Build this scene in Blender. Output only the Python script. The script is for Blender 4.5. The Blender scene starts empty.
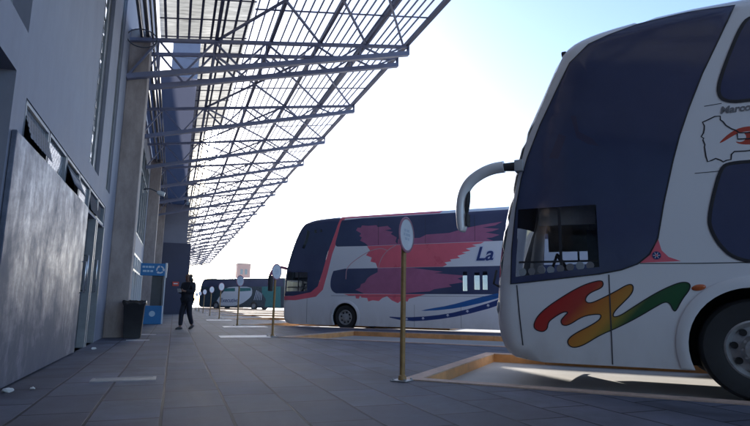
import bpy, bmesh, math, random
from mathutils import Vector, Matrix
from mathutils.geometry import delaunay_2d_cdt
random.seed(7)
scene = bpy.context.scene
COL = scene.collection
R = math.radians
ROAD = -0.12            # bay and yard level; the platform floor is z = 0

# ------------------------------------------------------------------ materials
def new_mat(name):
    m = bpy.data.materials.new(name); m.use_nodes = True
    nt = m.node_tree
    b = nt.nodes['Principled BSDF']
    return m, nt, b

def simple(name, col, rough=0.5, metal=0.0, spec=0.5, var=0.0, scale=6.0, bump=0.0, bscale=60.0, coat=0.0):
    m, nt, b = new_mat(name)
    b.inputs['Base Color'].default_value = (*col, 1)
    b.inputs['Roughness'].default_value = rough
    b.inputs['Metallic'].default_value = metal
    b.inputs['Specular IOR Level'].default_value = spec
    b.inputs['Coat Weight'].default_value = coat
    tc = nt.nodes.new('ShaderNodeTexCoord')
    if var > 0:
        n = nt.nodes.new('ShaderNodeTexNoise'); n.inputs['Scale'].default_value = scale
        n.inputs['Detail'].default_value = 6; n.inputs['Roughness'].default_value = 0.65
        nt.links.new(tc.outputs['Object'], n.inputs['Vector'])
        r = nt.nodes.new('ShaderNodeMapRange')
        r.inputs['From Min'].default_value = 0.3; r.inputs['From Max'].default_value = 0.7
        r.inputs['To Min'].default_value = 1 - var; r.inputs['To Max'].default_value = 1 + var
        nt.links.new(n.outputs['Fac'], r.inputs['Value'])
        mx = nt.nodes.new('ShaderNodeVectorMath'); mx.operation = 'SCALE'
        mx.inputs[0].default_value = col
        nt.links.new(r.outputs['Result'], mx.inputs['Scale'])
        nt.links.new(mx.outputs['Vector'], b.inputs['Base Color'])
        r2 = nt.nodes.new('ShaderNodeMapRange')
        r2.inputs['To Min'].default_value = max(0.02, rough - 0.12); r2.inputs['To Max'].default_value = min(1, rough + 0.12)
        nt.links.new(n.outputs['Fac'], r2.inputs['Value'])
        nt.links.new(r2.outputs['Result'], b.inputs['Roughness'])
    if bump > 0:
        n2 = nt.nodes.new('ShaderNodeTexNoise'); n2.inputs['Scale'].default_value = bscale; n2.inputs['Detail'].default_value = 4
        nt.links.new(tc.outputs['Object'], n2.inputs['Vector'])
        bp = nt.nodes.new('ShaderNodeBump'); bp.inputs['Strength'].default_value = bump; bp.inputs['Distance'].default_value = 0.01
        nt.links.new(n2.outputs['Fac'], bp.inputs['Height'])
        nt.links.new(bp.outputs['Normal'], b.inputs['Normal'])
    return m

def paving_mat():
    m, nt, b = new_mat('paving_slabs')
    L = nt.links.new; N = nt.nodes.new
    tc = N('ShaderNodeTexCoord')
    mp = N('ShaderNodeMapping'); mp.inputs['Rotation'].default_value = (0, 0, R(90)); mp.inputs['Location'].default_value = (0.13, 0.02, 0)
    L(tc.outputs['Object'], mp.inputs['Vector'])
    wn = N('ShaderNodeTexNoise'); wn.inputs['Scale'].default_value = 1.3; wn.inputs['Detail'].default_value = 2
    L(tc.outputs['Object'], wn.inputs['Vector'])
    ws = N('ShaderNodeVectorMath'); ws.operation = 'SCALE'; ws.inputs['Scale'].default_value = 0.02
    L(wn.outputs['Color'], ws.inputs[0])
    wa = N('ShaderNodeVectorMath'); wa.operation = 'ADD'
    L(mp.outputs['Vector'], wa.inputs[0]); L(ws.outputs['Vector'], wa.inputs[1])
    br = N('ShaderNodeTexBrick')
    br.offset = 0.42; br.offset_frequency = 2; br.squash = 1.0
    br.inputs['Color1'].default_value = (0.076, 0.083, 0.118, 1)
    br.inputs['Color2'].default_value = (0.122, 0.131, 0.178, 1)
    br.inputs['Mortar'].default_value = (0.016, 0.017, 0.024, 1)
    br.inputs['Scale'].default_value = 1.0
    br.inputs['Mortar Size'].default_value = 0.012
    br.inputs['Mortar Smooth'].default_value = 0.25
    br.inputs['Brick Width'].default_value = 0.80
    br.inputs['Row Height'].default_value = 0.46
    L(wa.outputs['Vector'], br.inputs['Vector'])
    n = N('ShaderNodeTexNoise'); n.inputs['Scale'].default_value = 1.1; n.inputs['Detail'].default_value = 9; n.inputs['Roughness'].default_value = 0.7
    L(tc.outputs['Object'], n.inputs['Vector'])
    mr = N('ShaderNodeMapRange'); mr.inputs['From Min'].default_value = 0.3; mr.inputs['From Max'].default_value = 0.72
    mr.inputs['To Min'].default_value = 0.5; mr.inputs['To Max'].default_value = 1.3
    L(n.outputs['Fac'], mr.inputs['Value'])
    # chewing gum and oil spots
    v = N('ShaderNodeTexVoronoi'); v.inputs['Scale'].default_value = 3.1; v.inputs['Randomness'].default_value = 1
    L(tc.outputs['Object'], v.inputs['Vector'])
    lt = N('ShaderNodeMapRange'); lt.inputs['From Min'].default_value = 0.03; lt.inputs['From Max'].default_value = 0.07
    lt.inputs['To Min'].default_value = 0.7; lt.inputs['To Max'].default_value = 1.0
    L(v.outputs['Distance'], lt.inputs['Value'])
    st = N('ShaderNodeTexNoise'); st.inputs['Scale'].default_value = .55; st.inputs['Detail'].default_value = 7; st.inputs['Roughness'].default_value = .6; st.inputs['Distortion'].default_value = .6
    L(tc.outputs['Object'], st.inputs['Vector'])
    sr = N('ShaderNodeMapRange'); sr.inputs['From Min'].default_value = .54; sr.inputs['From Max'].default_value = .66; sr.inputs['To Min'].default_value = 1.0; sr.inputs['To Max'].default_value = .55
    L(st.outputs['Fac'], sr.inputs['Value'])
    m0 = N('ShaderNodeMath'); m0.operation = 'MULTIPLY'; L(sr.outputs['Result'], m0.inputs[0]); L(lt.outputs['Result'], m0.inputs[1]); lt = m0; ltk = m0.outputs['Value']
    mm = N('ShaderNodeMath'); mm.operation = 'MULTIPLY'; L(mr.outputs['Result'], mm.inputs[0]); L(ltk, mm.inputs[1])
    sc = N('ShaderNodeVectorMath'); sc.operation = 'SCALE'
    L(br.outputs['Color'], sc.inputs[0]); L(mm.outputs['Value'], sc.inputs['Scale'])
    L(sc.outputs['Vector'], b.inputs['Base Color'])
    rr = N('ShaderNodeMapRange'); rr.inputs['To Min'].default_value = 0.60; rr.inputs['To Max'].default_value = 0.92; b.inputs['Specular IOR Level'].default_value = 0.35
    L(n.outputs['Fac'], rr.inputs['Value']); L(rr.outputs['Result'], b.inputs['Roughness'])
    bp = N('ShaderNodeBump'); bp.inputs['Strength'].default_value = 0.5; bp.inputs['Distance'].default_value = 0.006
    f = N('ShaderNodeTexNoise'); f.inputs['Scale'].default_value = 45; f.inputs['Detail'].default_value = 5
    L(tc.outputs['Object'], f.inputs['Vector'])
    iv = N('ShaderNodeMath'); iv.operation = 'MULTIPLY_ADD'; iv.inputs[1].default_value = -1.2
    L(br.outputs['Fac'], iv.inputs[0])
    fs = N('ShaderNodeMath'); fs.operation = 'MULTIPLY'; fs.inputs[1].default_value = 0.35
    L(f.outputs['Fac'], fs.inputs[0]); L(fs.outputs['Value'], iv.inputs[2])
    L(iv.outputs['Value'], bp.inputs['Height']); L(bp.outputs['Normal'], b.inputs['Normal'])
    return m

def streak_mat(name, c1, c2, rough, sx=(2, 3.2, 0.35), spec=0.5, metal=0.0, lo=0.38, hi=0.62):
    """worn vertical streaks (rust, run-off)"""
    m, nt, b = new_mat(name); L = nt.links.new; N = nt.nodes.new
    tc = N('ShaderNodeTexCoord'); mp = N('ShaderNodeMapping'); mp.inputs['Scale'].default_value = sx
    L(tc.outputs['Object'], mp.inputs['Vector'])
    n = N('ShaderNodeTexNoise'); n.inputs['Scale'].default_value = 2.2; n.inputs['Detail'].default_value = 10; n.inputs['Roughness'].default_value = 0.72
    L(mp.outputs['Vector'], n.inputs['Vector'])
    cr = N('ShaderNodeValToRGB'); cr.color_ramp.elements[0].position = lo; cr.color_ramp.elements[1].position = hi
    cr.color_ramp.elements[0].color = (*c1, 1); cr.color_ramp.elements[1].color = (*c2, 1)
    L(n.outputs['Fac'], cr.inputs['Fac']); L(cr.outputs['Color'], b.inputs['Base Color'])
    mr = N('ShaderNodeMapRange'); mr.inputs['To Min'].default_value = rough - 0.12; mr.inputs['To Max'].default_value = rough + 0.2
    L(n.outputs['Fac'], mr.inputs['Value']); L(mr.outputs['Result'], b.inputs['Roughness'])
    b.inputs['Specular IOR Level'].default_value = spec; b.inputs['Metallic'].default_value = metal
    bp = N('ShaderNodeBump'); bp.inputs['Strength'].default_value = 0.15; bp.inputs['Distance'].default_value = 0.01
    L(n.outputs['Fac'], bp.inputs['Height']); L(bp.outputs['Normal'], b.inputs['Normal'])
    return m

def sheet_mat(name, col, rough=0.5, ribs=0.0, trans=0.75):
    """cloudy roofing sheet: scatters the light that comes through it"""
    m = bpy.data.materials.new(name); m.use_nodes = True; nt = m.node_tree; nt.nodes.clear()
    L = nt.links.new; N = nt.nodes.new
    o = N('ShaderNodeOutputMaterial'); t = N('ShaderNodeBsdfTranslucent'); t.inputs['Color'].default_value = (*col, 1)
    d = N('ShaderNodeBsdfRefraction'); d.inputs['Color'].default_value = (*col, 1); d.inputs['Roughness'].default_value = rough; d.inputs['IOR'].default_value = 1.02
    mx = N('ShaderNodeMixShader'); mx.inputs['Fac'].default_value = trans
    L(d.outputs[0], mx.inputs[1]); L(t.outputs[0], mx.inputs[2])
    L(mx.outputs[0], o.inputs['Surface'])
    if ribs:
        tc = N('ShaderNodeTexCoord'); n = N('ShaderNodeTexNoise'); n.inputs['Scale'].default_value = 2.5; n.inputs['Detail'].default_value = 6
        mp = N('ShaderNodeMapping'); mp.inputs['Scale'].default_value = (1, 5, 1)
        L(tc.outputs['Object'], mp.inputs['Vector']); L(mp.outputs['Vector'], n.inputs['Vector'])
        mr = N('ShaderNodeMapRange'); mr.inputs['From Min'].default_value = .3; mr.inputs['From Max'].default_value = .7
        mr.inputs['To Min'].default_value = 1 - ribs; mr.inputs['To Max'].default_value = 1 + ribs * .3
        L(n.outputs['Fac'], mr.inputs['Value'])
        s = N('ShaderNodeVectorMath'); s.operation = 'SCALE'; s.inputs[0].default_value = col
        L(mr.outputs['Result'], s.inputs['Scale']); L(s.outputs['Vector'], t.inputs['Color']); L(s.outputs['Vector'], d.inputs['Color'])
    return m

def clear_glass(name, tint, refl=0.08):
    m = bpy.data.materials.new(name); m.use_nodes = True; nt = m.node_tree; nt.nodes.clear()
    L = nt.links.new; N = nt.nodes.new
    o = N('ShaderNodeOutputMaterial'); t = N('ShaderNodeBsdfTransparent'); t.inputs['Color'].default_value = (*tint, 1)
    g = N('ShaderNodeBsdfGlossy'); g.inputs['Roughness'].default_value = 0.03
    fr = N('ShaderNodeFresnel'); fr.inputs['IOR'].default_value = 1.45
    mx = N('ShaderNodeMixShader'); L(fr.outputs[0], mx.inputs['Fac']); L(t.outputs[0], mx.inputs[1]); L(g.outputs[0], mx.inputs[2])
    L(mx.outputs[0], o.inputs['Surface'])
    return m

def mesh_glass_mat():
    m, nt, b = new_mat('wired_glass'); L = nt.links.new; N = nt.nodes.new
    tc = N('ShaderNodeTexCoord'); mp = N('ShaderNodeMapping'); mp.inputs['Rotation'].default_value = (R(45), 0, 0)
    L(tc.outputs['Object'], mp.inputs['Vector'])
    w = N('ShaderNodeTexWave'); w.wave_type = 'BANDS'; w.bands_direction = 'Y'; w.inputs['Scale'].default_value = 4.2
    w2 = N('ShaderNodeTexWave'); w2.wave_type = 'BANDS'; w2.bands_direction = 'Z'; w2.inputs['Scale'].default_value = 4.2
    L(mp.outputs['Vector'], w.inputs['Vector']); L(mp.outputs['Vector'], w2.inputs['Vector'])
    mx = N('ShaderNodeMath'); mx.operation = 'MAXIMUM'; L(w.outputs['Fac'], mx.inputs[0]); L(w2.outputs['Fac'], mx.inputs[1])
    cr = N('ShaderNodeMapRange'); cr.inputs['From Min'].default_value = 0.82; cr.inputs['From Max'].default_value = 0.95
    L(mx.outputs['Value'], cr.inputs['Value'])
    c = N('ShaderNodeMix'); c.data_type = 'RGBA'; c.inputs['A'].default_value = (.62, .68, .75, 1); c.inputs['B'].default_value = (.05, .05, .06, 1)
    L(cr.outputs['Result'], c.inputs['Factor']); L(c.outputs['Result'], b.inputs['Base Color'])
    b.inputs['Roughness'].default_value = 0.12
    b.inputs['Metallic'].default_value = 0.55
    return m

def swoosh_mat(name, axis_lo, axis_hi):
    """red - orange - yellow - green livery print running along the bus"""
    m, nt, b = new_mat(name); L = nt.links.new; N = nt.nodes.new
    tc = N('ShaderNodeTexCoord'); sp = N('ShaderNodeSeparateXYZ'); L(tc.outputs['Object'], sp.inputs[0])
    mr = N('ShaderNodeMapRange'); mr.inputs['From Min'].default_value = axis_lo; mr.inputs['From Max'].default_value = axis_hi
    zz = N('ShaderNodeMath'); zz.operation = 'MULTIPLY_ADD'; zz.inputs[1].default_value = 0.9
    L(sp.outputs['Z'], zz.inputs[0]); L(sp.outputs['X'], zz.inputs[2]); L(zz.outputs['Value'], mr.inputs['Value'])
    cr = N('ShaderNodeValToRGB'); e = cr.color_ramp.elements
    e[0].position = 0.0; e[0].color = (0.42, 0.025, 0.02, 1)
    e[1].position = 1.0; e[1].color = (0.015, 0.09, 0.03, 1)
    for p, c in ((.22, (0.40, 0.045, 0.03, 1)), (.40, (0.52, 0.17, 0.03, 1)), (.62, (0.50, 0.24, 0.04, 1)), (.74, (0.22, 0.20, 0.04, 1)), (.84, (0.025, 0.085, 0.03, 1))):
        k = e.new(p); k.color = c
    L(mr.outputs['Result'], cr.inputs['Fac']); L(cr.outputs['Color'], b.inputs['Base Color'])
    b.inputs['Roughness'].default_value = 0.35
    return m

def whitewash_sheen_mat():
    m, nt, b = new_mat('whitewash_sheen_steel'); L = nt.links.new; N = nt.nodes.new
    tc = N('ShaderNodeTexCoord')
    def noise(sc, vec, det=9, ro=.7):
        mp = N('ShaderNodeMapping'); mp.inputs['Scale'].default_value = vec; L(tc.outputs['Object'], mp.inputs['Vector'])
        n = N('ShaderNodeTexNoise'); n.inputs['Scale'].default_value = sc; n.inputs['Detail'].default_value = det; n.inputs['Roughness'].default_value = ro
        n.inputs['Distortion'].default_value = .35
        L(mp.outputs['Vector'], n.inputs['Vector']); return n.outputs['Fac']
    def math_(op, a, b_, c=None):
        k = N('ShaderNodeMath'); k.operation = op
        for i_, v in enumerate((a, b_, c)):
            if v is None: continue
            if isinstance(v, (int, float)): k.inputs[i_].default_value = v
            else: L(v, k.inputs[i_])
        return k.outputs[0]
    big = noise(1.25, (1, .55, 1.0)); st = noise(3.2, (1, .8, .35)); fine = noise(14, (1, .8, .4))
    sp = N('ShaderNodeSeparateXYZ'); L(tc.outputs['Object'], sp.inputs[0])
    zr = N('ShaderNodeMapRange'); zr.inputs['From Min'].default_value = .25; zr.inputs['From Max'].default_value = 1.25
    zr.inputs['To Min'].default_value = -.11; zr.inputs['To Max'].default_value = .02; L(sp.outputs['Z'], zr.inputs['Value'])  # paler upward: sky sheen put into the colour
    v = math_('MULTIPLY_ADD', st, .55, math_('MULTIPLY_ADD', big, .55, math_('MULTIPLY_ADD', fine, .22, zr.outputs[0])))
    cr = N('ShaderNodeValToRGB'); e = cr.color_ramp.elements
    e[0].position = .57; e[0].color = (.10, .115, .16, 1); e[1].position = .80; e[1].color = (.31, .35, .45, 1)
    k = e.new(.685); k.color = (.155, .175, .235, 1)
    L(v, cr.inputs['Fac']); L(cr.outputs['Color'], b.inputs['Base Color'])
    mr = N('ShaderNodeMapRange'); mr.inputs['From Min'].default_value = .4; mr.inputs['From Max'].default_value = .85; mr.inputs['To Min'].default_value = .72; mr.inputs['To Max'].default_value = .34
    ms = N('ShaderNodeMapRange'); ms.inputs['From Min'].default_value = .58; ms.inputs['From Max'].default_value = .78; ms.inputs['To Min'].default_value = .10; ms.inputs['To Max'].default_value = .38; L(v, ms.inputs['Value']); L(ms.outputs[0], b.inputs['Specular IOR Level'])
    L(v, mr.inputs['Value']); L(mr.outputs[0], b.inputs['Roughness'])
    bp = N('ShaderNodeBump'); bp.inputs['Strength'].default_value = .25; bp.inputs['Distance'].default_value = .01; L(v, bp.inputs['Height']); L(bp.outputs[0], b.inputs['Normal'])
    return m

def coach_paint():
    m, nt, b = new_mat('white_coach_paint'); L = nt.links.new; N = nt.nodes.new
    tc = N('ShaderNodeTexCoord'); sp = N('ShaderNodeSeparateXYZ'); L(tc.outputs['Object'], sp.inputs[0])
    n = N('ShaderNodeTexNoise'); n.inputs['Scale'].default_value = 2.6; n.inputs['Detail'].default_value = 9; n.inputs['Roughness'].default_value = .7
    mp = N('ShaderNodeMapping'); mp.inputs['Scale'].default_value = (1, 1, .5); L(tc.outputs['Object'], mp.inputs['Vector']); L(mp.outputs['Vector'], n.inputs['Vector'])
    zr = N('ShaderNodeMapRange'); zr.inputs['From Min'].default_value = .2; zr.inputs['From Max'].default_value = 1.0; zr.inputs['To Min'].default_value = .62; zr.inputs['To Max'].default_value = .02; L(sp.outputs['Z'], zr.inputs['Value'])
    mu = N('ShaderNodeMath'); mu.operation = 'MULTIPLY'; L(zr.outputs[0], mu.inputs[0]); L(n.outputs['Fac'], mu.inputs[1])
    c = N('ShaderNodeMix'); c.data_type = 'RGBA'; c.inputs['A'].default_value = (.78, .78, .81, 1); c.inputs['B'].default_value = (.30, .27, .24, 1)
    L(mu.outputs[0], c.inputs['Factor']); L(c.outputs['Result'], b.inputs['Base Color'])
    b.inputs['Roughness'].default_value = .26; b.inputs['Coat Weight'].default_value = .3
    w_ = N('ShaderNodeTexNoise'); w_.inputs['Scale'].default_value = 1.7; w_.inputs['Detail'].default_value = 1; L(tc.outputs['Object'], w_.inputs['Vector'])
    bp = N('ShaderNodeBump'); bp.inputs['Strength'].default_value = .25; bp.inputs['Distance'].default_value = .03; L(w_.outputs['Fac'], bp.inputs['Height']); L(bp.outputs[0], b.inputs['Normal'])
    return m

MAT = dict(
    paving=paving_mat(),
    yard=simple('yard_concrete', (0.42, 0.40, 0.375), 0.7, var=0.25, scale=0.35, bump=0.2, bscale=25),
    kerb=simple('orange_kerb_paint', (0.66, 0.33, 0.13), 0.6, var=0.25, scale=3, bump=0.2, bscale=40),
    kerb_top=simple('worn_kerb_top', (0.52, 0.37, 0.29), 0.7, var=0.25, scale=7, bump=0.2, bscale=40),
    sun_white=simple('sun_sliver_white', (0.82, 0.82, 0.82), 0.6, var=0.2, scale=9),
    plaster=streak_mat('grey_plaster', (0.195, 0.20, 0.25), (0.275, 0.28, 0.34), 0.68, sx=(.9, .9, .38), lo=.3, hi=.7),
    concrete=streak_mat('pillar_concrete', (0.27, 0.225, 0.215), (0.40, 0.34, 0.325), 0.8, sx=(1.5, 1.5, .6)),
    whitewash_sheen=whitewash_sheen_mat(),
    door=simple('dark_door_paint', (0.05, 0.055, 0.065), 0.4, var=0.2, scale=3),
    frame=simple('grey_metal_frame', (0.22, 0.235, 0.26), 0.45, var=0.15, scale=5),
    steel=simple('blue_grey_steel', (0.165, 0.18, 0.28), 0.5, var=0.15, scale=3),
    steel_dark=simple('dark_purlin_steel', (0.07, 0.075, 0.14), 0.55, var=0.15, scale=3),
    handle=simple('brushed_handle', (0.6, 0.6, 0.62), 0.25, metal=0.9),
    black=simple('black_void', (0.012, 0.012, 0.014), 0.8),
    rubber=simple('tyre_rubber', (0.018, 0.018, 0.02), 0.75, var=0.3, scale=8),
    rim=simple('painted_rim', (0.36, 0.36, 0.37), 0.4, metal=0.3, var=0.25, scale=9),
    bus_white=coach_paint(),
    bus_grey=simple('grey_pillar_paint', (0.40, 0.41, 0.44), 0.35),
    bus_glass=simple('dark_coach_glass', (0.046, 0.055, 0.120), 0.07, spec=0.55, var=0.12, scale=1.0),
    bus_glass2=simple('blue_coach_glass', (0.055, 0.068, 0.140), 0.07, spec=0.55, var=0.12, scale=1.0),
    clear=clear_glass('cab_window_glass', (0.86, 0.90, 0.92)),
    cabglass=clear_glass('cab_tinted_glass', (0.60, 0.64, 0.72)),
    tinted=clear_glass('tinted_pane_glass', (0.27, 0.32, 0.38)),
    windscreen=simple('windscreen_glass', (0.03, 0.045, 0.055), 0.04, spec=0.9),
    cab=simple('cab_dark_plastic', (0.03, 0.03, 0.036), 0.7, var=0.15, scale=6),
    cloth=simple('cab_beige_cloth', (0.42, 0.37, 0.31), 0.85, var=0.15, scale=7),
    seat=simple('seat_cloth', (0.05, 0.055, 0.09), 0.9, var=0.2, scale=14),
    red=simple('red_livery_paint', (0.82, 0.15, 0.20), 0.3, var=0.06, scale=2),
    mauve=simple('red_film_on_glass', (0.42, 0.14, 0.25), 0.2, var=0.1, scale=2),
    pink=simple('pale_pink_line', (0.62, 0.35, 0.38), 0.35),
    blue=simple('blue_livery_paint', (0.02, 0.12, 0.36), 0.3),
    navy=simple('navy_livery_paint', (0.022, 0.045, 0.18), 0.3),
    star=simple('pale_star_paint', (0.62, 0.66, 0.75), 0.4),
    teal=simple('teal_coach_paint', (0.012, 0.19, 0.18), 0.3, var=0.06),
    teal_dark=simple('deep_teal_coach_paint', (0.010, 0.035, 0.055), 0.3, var=0.06),
    grey_txt=simple('grey_lettering', (0.17, 0.17, 0.185), 0.4),
    ink=simple('black_outline_ink', (0.015, 0.015, 0.02), 0.4),
    birdred=simple('orange_red_print', (0.48, 0.055, 0.03), 0.35),
    amber=simple('amber_lens', (0.50, 0.11, 0.03), 0.2),
    headlamp=simple('headlamp_lens', (0.45, 0.48, 0.52), 0.08, metal=0.3),
    seam=simple('panel_gap', (0.05, 0.05, 0.06), 0.7),
    pole=simple('ochre_pole_paint', (0.34, 0.20, 0.07), 0.5, var=0.3, scale=9),
    disc=simple('white_disc_sign', (0.62, 0.66, 0.72), 0.35, var=0.08, scale=6),
    disc_rim=simple('faded_red_rim', (0.33, 0.13, 0.20), 0.4),
    disc_mark=simple('faded_print', (0.46, 0.52, 0.62), 0.5),
    bin=simple('black_bin_plastic', (0.022, 0.022, 0.027), 0.5, var=0.2, scale=6, bump=0.15, bscale=30),
    bag=simple('black_bin_bag', (0.015, 0.015, 0.018), 0.25, bump=0.8, bscale=18),
    kblue=simple('kiosk_blue', (0.012, 0.17, 0.42), 0.4, var=0.08, scale=3),
    kwhite=simple('kiosk_white', (0.65, 0.68, 0.72), 0.3),
    kprint=simple('kiosk_pale_print', (0.45, 0.62, 0.75), 0.4),
    tower=simple('tower_blue_grey', (0.18, 0.19, 0.26), 0.6, var=0.15, scale=0.6),
    tower_low=simple('tower_navy_base', (0.04, 0.045, 0.09), 0.6, var=0.1, scale=0.6),
    signred=simple('small_red_sign', (0.55, 0.06, 0.04), 0.5),
    salmon=simple('salmon_render', (0.62, 0.36, 0.28), 0.8, var=0.12, scale=0.3),
    litter=simple('white_litter', (0.72, 0.72, 0.72), 0.7),
    grate=simple('worn_steel_cover', (0.34, 0.34, 0.35), 0.45, metal=0.3, var=0.25, scale=9),
    sticker=simple('pale_window_sticker', (0.26, 0.29, 0.32), 0.5),
    film=simple('curtain_behind_glass', (0.05, 0.045, 0.09), 0.12, spec=0.5),
    skin=simple('skin_tone', (0.20, 0.11, 0.08), 0.55),
    hair=simple('dark_hair', (0.012, 0.010, 0.010), 0.5),
    coat=simple('black_jacket_cloth', (0.014, 0.015, 0.024), 0.85, var=0.3, scale=9),
    trousers=simple('dark_trousers_cloth', (0.012, 0.014, 0.026), 0.85, var=0.3, scale=9),
    shoe=simple('dark_shoe', (0.02, 0.02, 0.024), 0.5),
    sole=simple('pale_shoe_sole', (0.35, 0.35, 0.36), 0.6),
    paper=simple('folded_paper', (0.70, 0.70, 0.70), 0.7),
    sheet=sheet_mat('clear_roof_sheet', (0.94, 0.95, 0.97), rough=0.05, trans=0.18),
    beige=sheet_mat('beige_roof_sheet', (0.52, 0.50, 0.44), rough=.5, ribs=0.45, trans=.8),
    smoky=sheet_mat('smoky_shade_sheet', (0.085, 0.092, 0.13), trans=.95),
    glint_glass=simple('bright_glint_glass', (0.75, 0.80, 0.85), 0.08, metal=0.7),
    shopglass=simple('shop_window_glass', (0.05, 0.07, 0.10), 0.06, spec=0.9),
    wired=mesh_glass_mat(),
    pipe=simple('dark_conduit', (0.07, 0.075, 0.10), 0.5),
)

# ------------------------------------------------------------------ object helpers
def link(o, parent=None):
    COL.objects.link(o)
    if parent is not None: o.parent = parent
    return o
def tag(o, label=None, cat=None, group=None, kind=None):
    if label: o['label'] = label
    if cat: o['category'] = cat
    if group: o['group'] = group
    if kind: o['kind'] = kind
    return o
def empty(name, loc, rz=0.0):
    o = bpy.data.objects.new(name, None); o.location = loc; o.rotation_euler = (0, 0, rz)
    o.empty_display_size = 0.3
    return link(o)
def from_bm(name, bm, mat, parent=None, smooth=False, sharp=None):
    me = bpy.data.meshes.new(name); bm.to_mesh(me); bm.free()
    me.materials.append(mat if not isinstance(mat, str) else MAT[mat])
    if smooth:
        for p in me.polygons: p.use_smooth = True
        if sharp: me.set_sharp_from_angle(angle=R(sharp))
    return link(bpy.data.objects.new(name, me), parent)
def box(bm, x0, x1, y0, y1, z0, z1):
    v = [bm.verts.new((x, y, z)) for z in (z0, z1) for x, y in ((x0, y0), (x1, y0), (x1, y1), (x0, y1))]
    for f in ((3, 2, 1, 0), (4, 5, 6, 7), (0, 1, 5, 4), (1, 2, 6, 5), (2, 3, 7, 6), (3, 0, 4, 7)):
        bm.faces.new([v[i] for i in f])
def bev(bm, w=0.01, seg=2):
    bmesh.ops.bevel(bm, geom=bm.edges[:] , offset=w, segments=seg, affect='EDGES', profile=0.6)
def bar(bm, a, b, w, h=None, up=(0, 0, 1)):
    """rectangular member from a to b"""
    a, b = Vector(a), Vector(b); h = h or w
    d = (b - a).normalized(); u = Vector(up)
    if abs(d.dot(u)) > 0.99: u = Vector((1, 0, 0))
    s = d.cross(u).normalized() * (w / 2); t = s.normalized().cross(d).normalized() * (h / 2)
    v = [bm.verts.new(p + i * s + j * t) for p in (a, b) for i, j in ((-1, -1), (1, -1), (1, 1), (-1, 1))]
    for f in ((3, 2, 1, 0), (4, 5, 6, 7), (0, 1, 5, 4), (1, 2, 6, 5), (2, 3, 7, 6), (3, 0, 4, 7)):
        bm.faces.new([v[i] for i in f])
def tube(bm, pts, r, n=8, cap=True):
    pts = [Vector(p) for p in pts]; rings = []
    rr = r if isinstance(r, (list, tuple)) else [r] * len(pts)
    prev = None
    for i, p in enumerate(pts):
        d = (pts[min(i + 1, len(pts) - 1)] - pts[max(i - 1, 0)]).normalized()
        u = prev if prev is not None else (Vector((0, 0, 1)) if abs(d.z) < 0.9 else Vector((1, 0, 0)))
        s = d.cross(u).normalized(); t = s.cross(d).normalized(); prev = t
        rings.append([bm.verts.new(p + (s * math.cos(k * math.tau / n) + t * math.sin(k * math.tau / n)) * rr[i]) for k in range(n)])
    for a, b in zip(rings, rings[1:]):
        for k in range(n): bm.faces.new((a[k], a[(k + 1) % n], b[(k + 1) % n], b[k]))
    if cap:
        bm.faces.new(rings[0][::-1]); bm.faces.new(rings[-1])
def lathe(bm, prof, n=40, axis='Y', c=(0, 0, 0), caps=(True, True)):
    """prof: list of (radius, position along the axis)"""
    rings = []
    for r, h in prof:
        ring = []
        for k in range(n):
            a = k * math.tau / n
            p = {'Y': (r * math.cos(a), h, r * math.sin(a)), 'Z': (r * math.cos(a), r * math.sin(a), h), 'X': (h, r * math.cos(a), r * math.sin(a))}[axis]
            ring.append(bm.verts.new(Vector(c) + Vector(p)))
        rings.append(ring)
    for a, b in zip(rings, rings[1:]):
        for k in range(n): bm.faces.new((a[k], a[(k + 1) % n], b[(k + 1) % n], b[k]))
    if caps[0]: bm.faces.new(rings[0][::-1])
    if caps[1]: bm.faces.new(rings[-1])
    bmesh.ops.recalc_face_normals(bm, faces=bm.faces[:])
def prism(bm, poly, z0, z1):
    lo = [bm.verts.new((x, y, z0)) for x, y in poly]; hi = [bm.verts.new((x, y, z1)) for x, y in poly]
    n = len(poly)
    for i in range(n): bm.faces.new((lo[i], lo[(i + 1) % n], hi[(i + 1) % n], hi[i]))
    vo, eo, fo, *_ = delaunay_2d_cdt([Vector(p) for p in poly], [(i, (i + 1) % n) for i in range(n)], [], 1, 1e-6)
    assert len(vo) == n
    for f in fo:
        bm.faces.new([hi[i] for i in f]); bm.faces.new([lo[i] for i in f][::-1])
    bmesh.ops.recalc_face_normals(bm, faces=bm.faces[:])

def inside(p, poly):
    x, y = p; r = False; j = len(poly) - 1
    for i in range(len(poly)):
        xi, yi = poly[i]; xj, yj = poly[j]
        if (yi > y) != (yj > y) and x < (xj - xi) * (y - yi) / (yj - yi) + xi: r = not r
        j = i
    return r
def seg_dist(p, a, b):
    ax, ay = a; bx, by = b; dx, dy = bx - ax, by - ay; L = dx * dx + dy * dy
    t = 0 if L == 0 else max(0, min(1, ((p[0] - ax) * dx + (p[1] - ay) * dy) / L))
    return math.hypot(p[0] - ax - t * dx, p[1] - ay - t * dy)
def chain_dist(p, ch): return min(seg_dist(p, a, b) for a, b in zip(ch, ch[1:]))
def smooth_closed(poly, n=2):
    for _ in range(n):                                     # Chaikin corner cutting
        q = []
        for a, b in zip(poly, poly[1:] + poly[:1]):
            q += [(a[0] * .75 + b[0] * .25, a[1] * .75 + b[1] * .25), (a[0] * .25 + b[0] * .75, a[1] * .25 + b[1] * .75)]
        poly = q
    return poly
def smooth_open(ch, n=2):
    for _ in range(n):
        q = [ch[0]]
        for a, b in zip(ch, ch[1:]):
            q += [(a[0] * .75 + b[0] * .25, a[1] * .75 + b[1] * .25), (a[0] * .25 + b[0] * .75, a[1] * .25 + b[1] * .75)]
        ch = q + [ch[-1]]
    return ch

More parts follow.
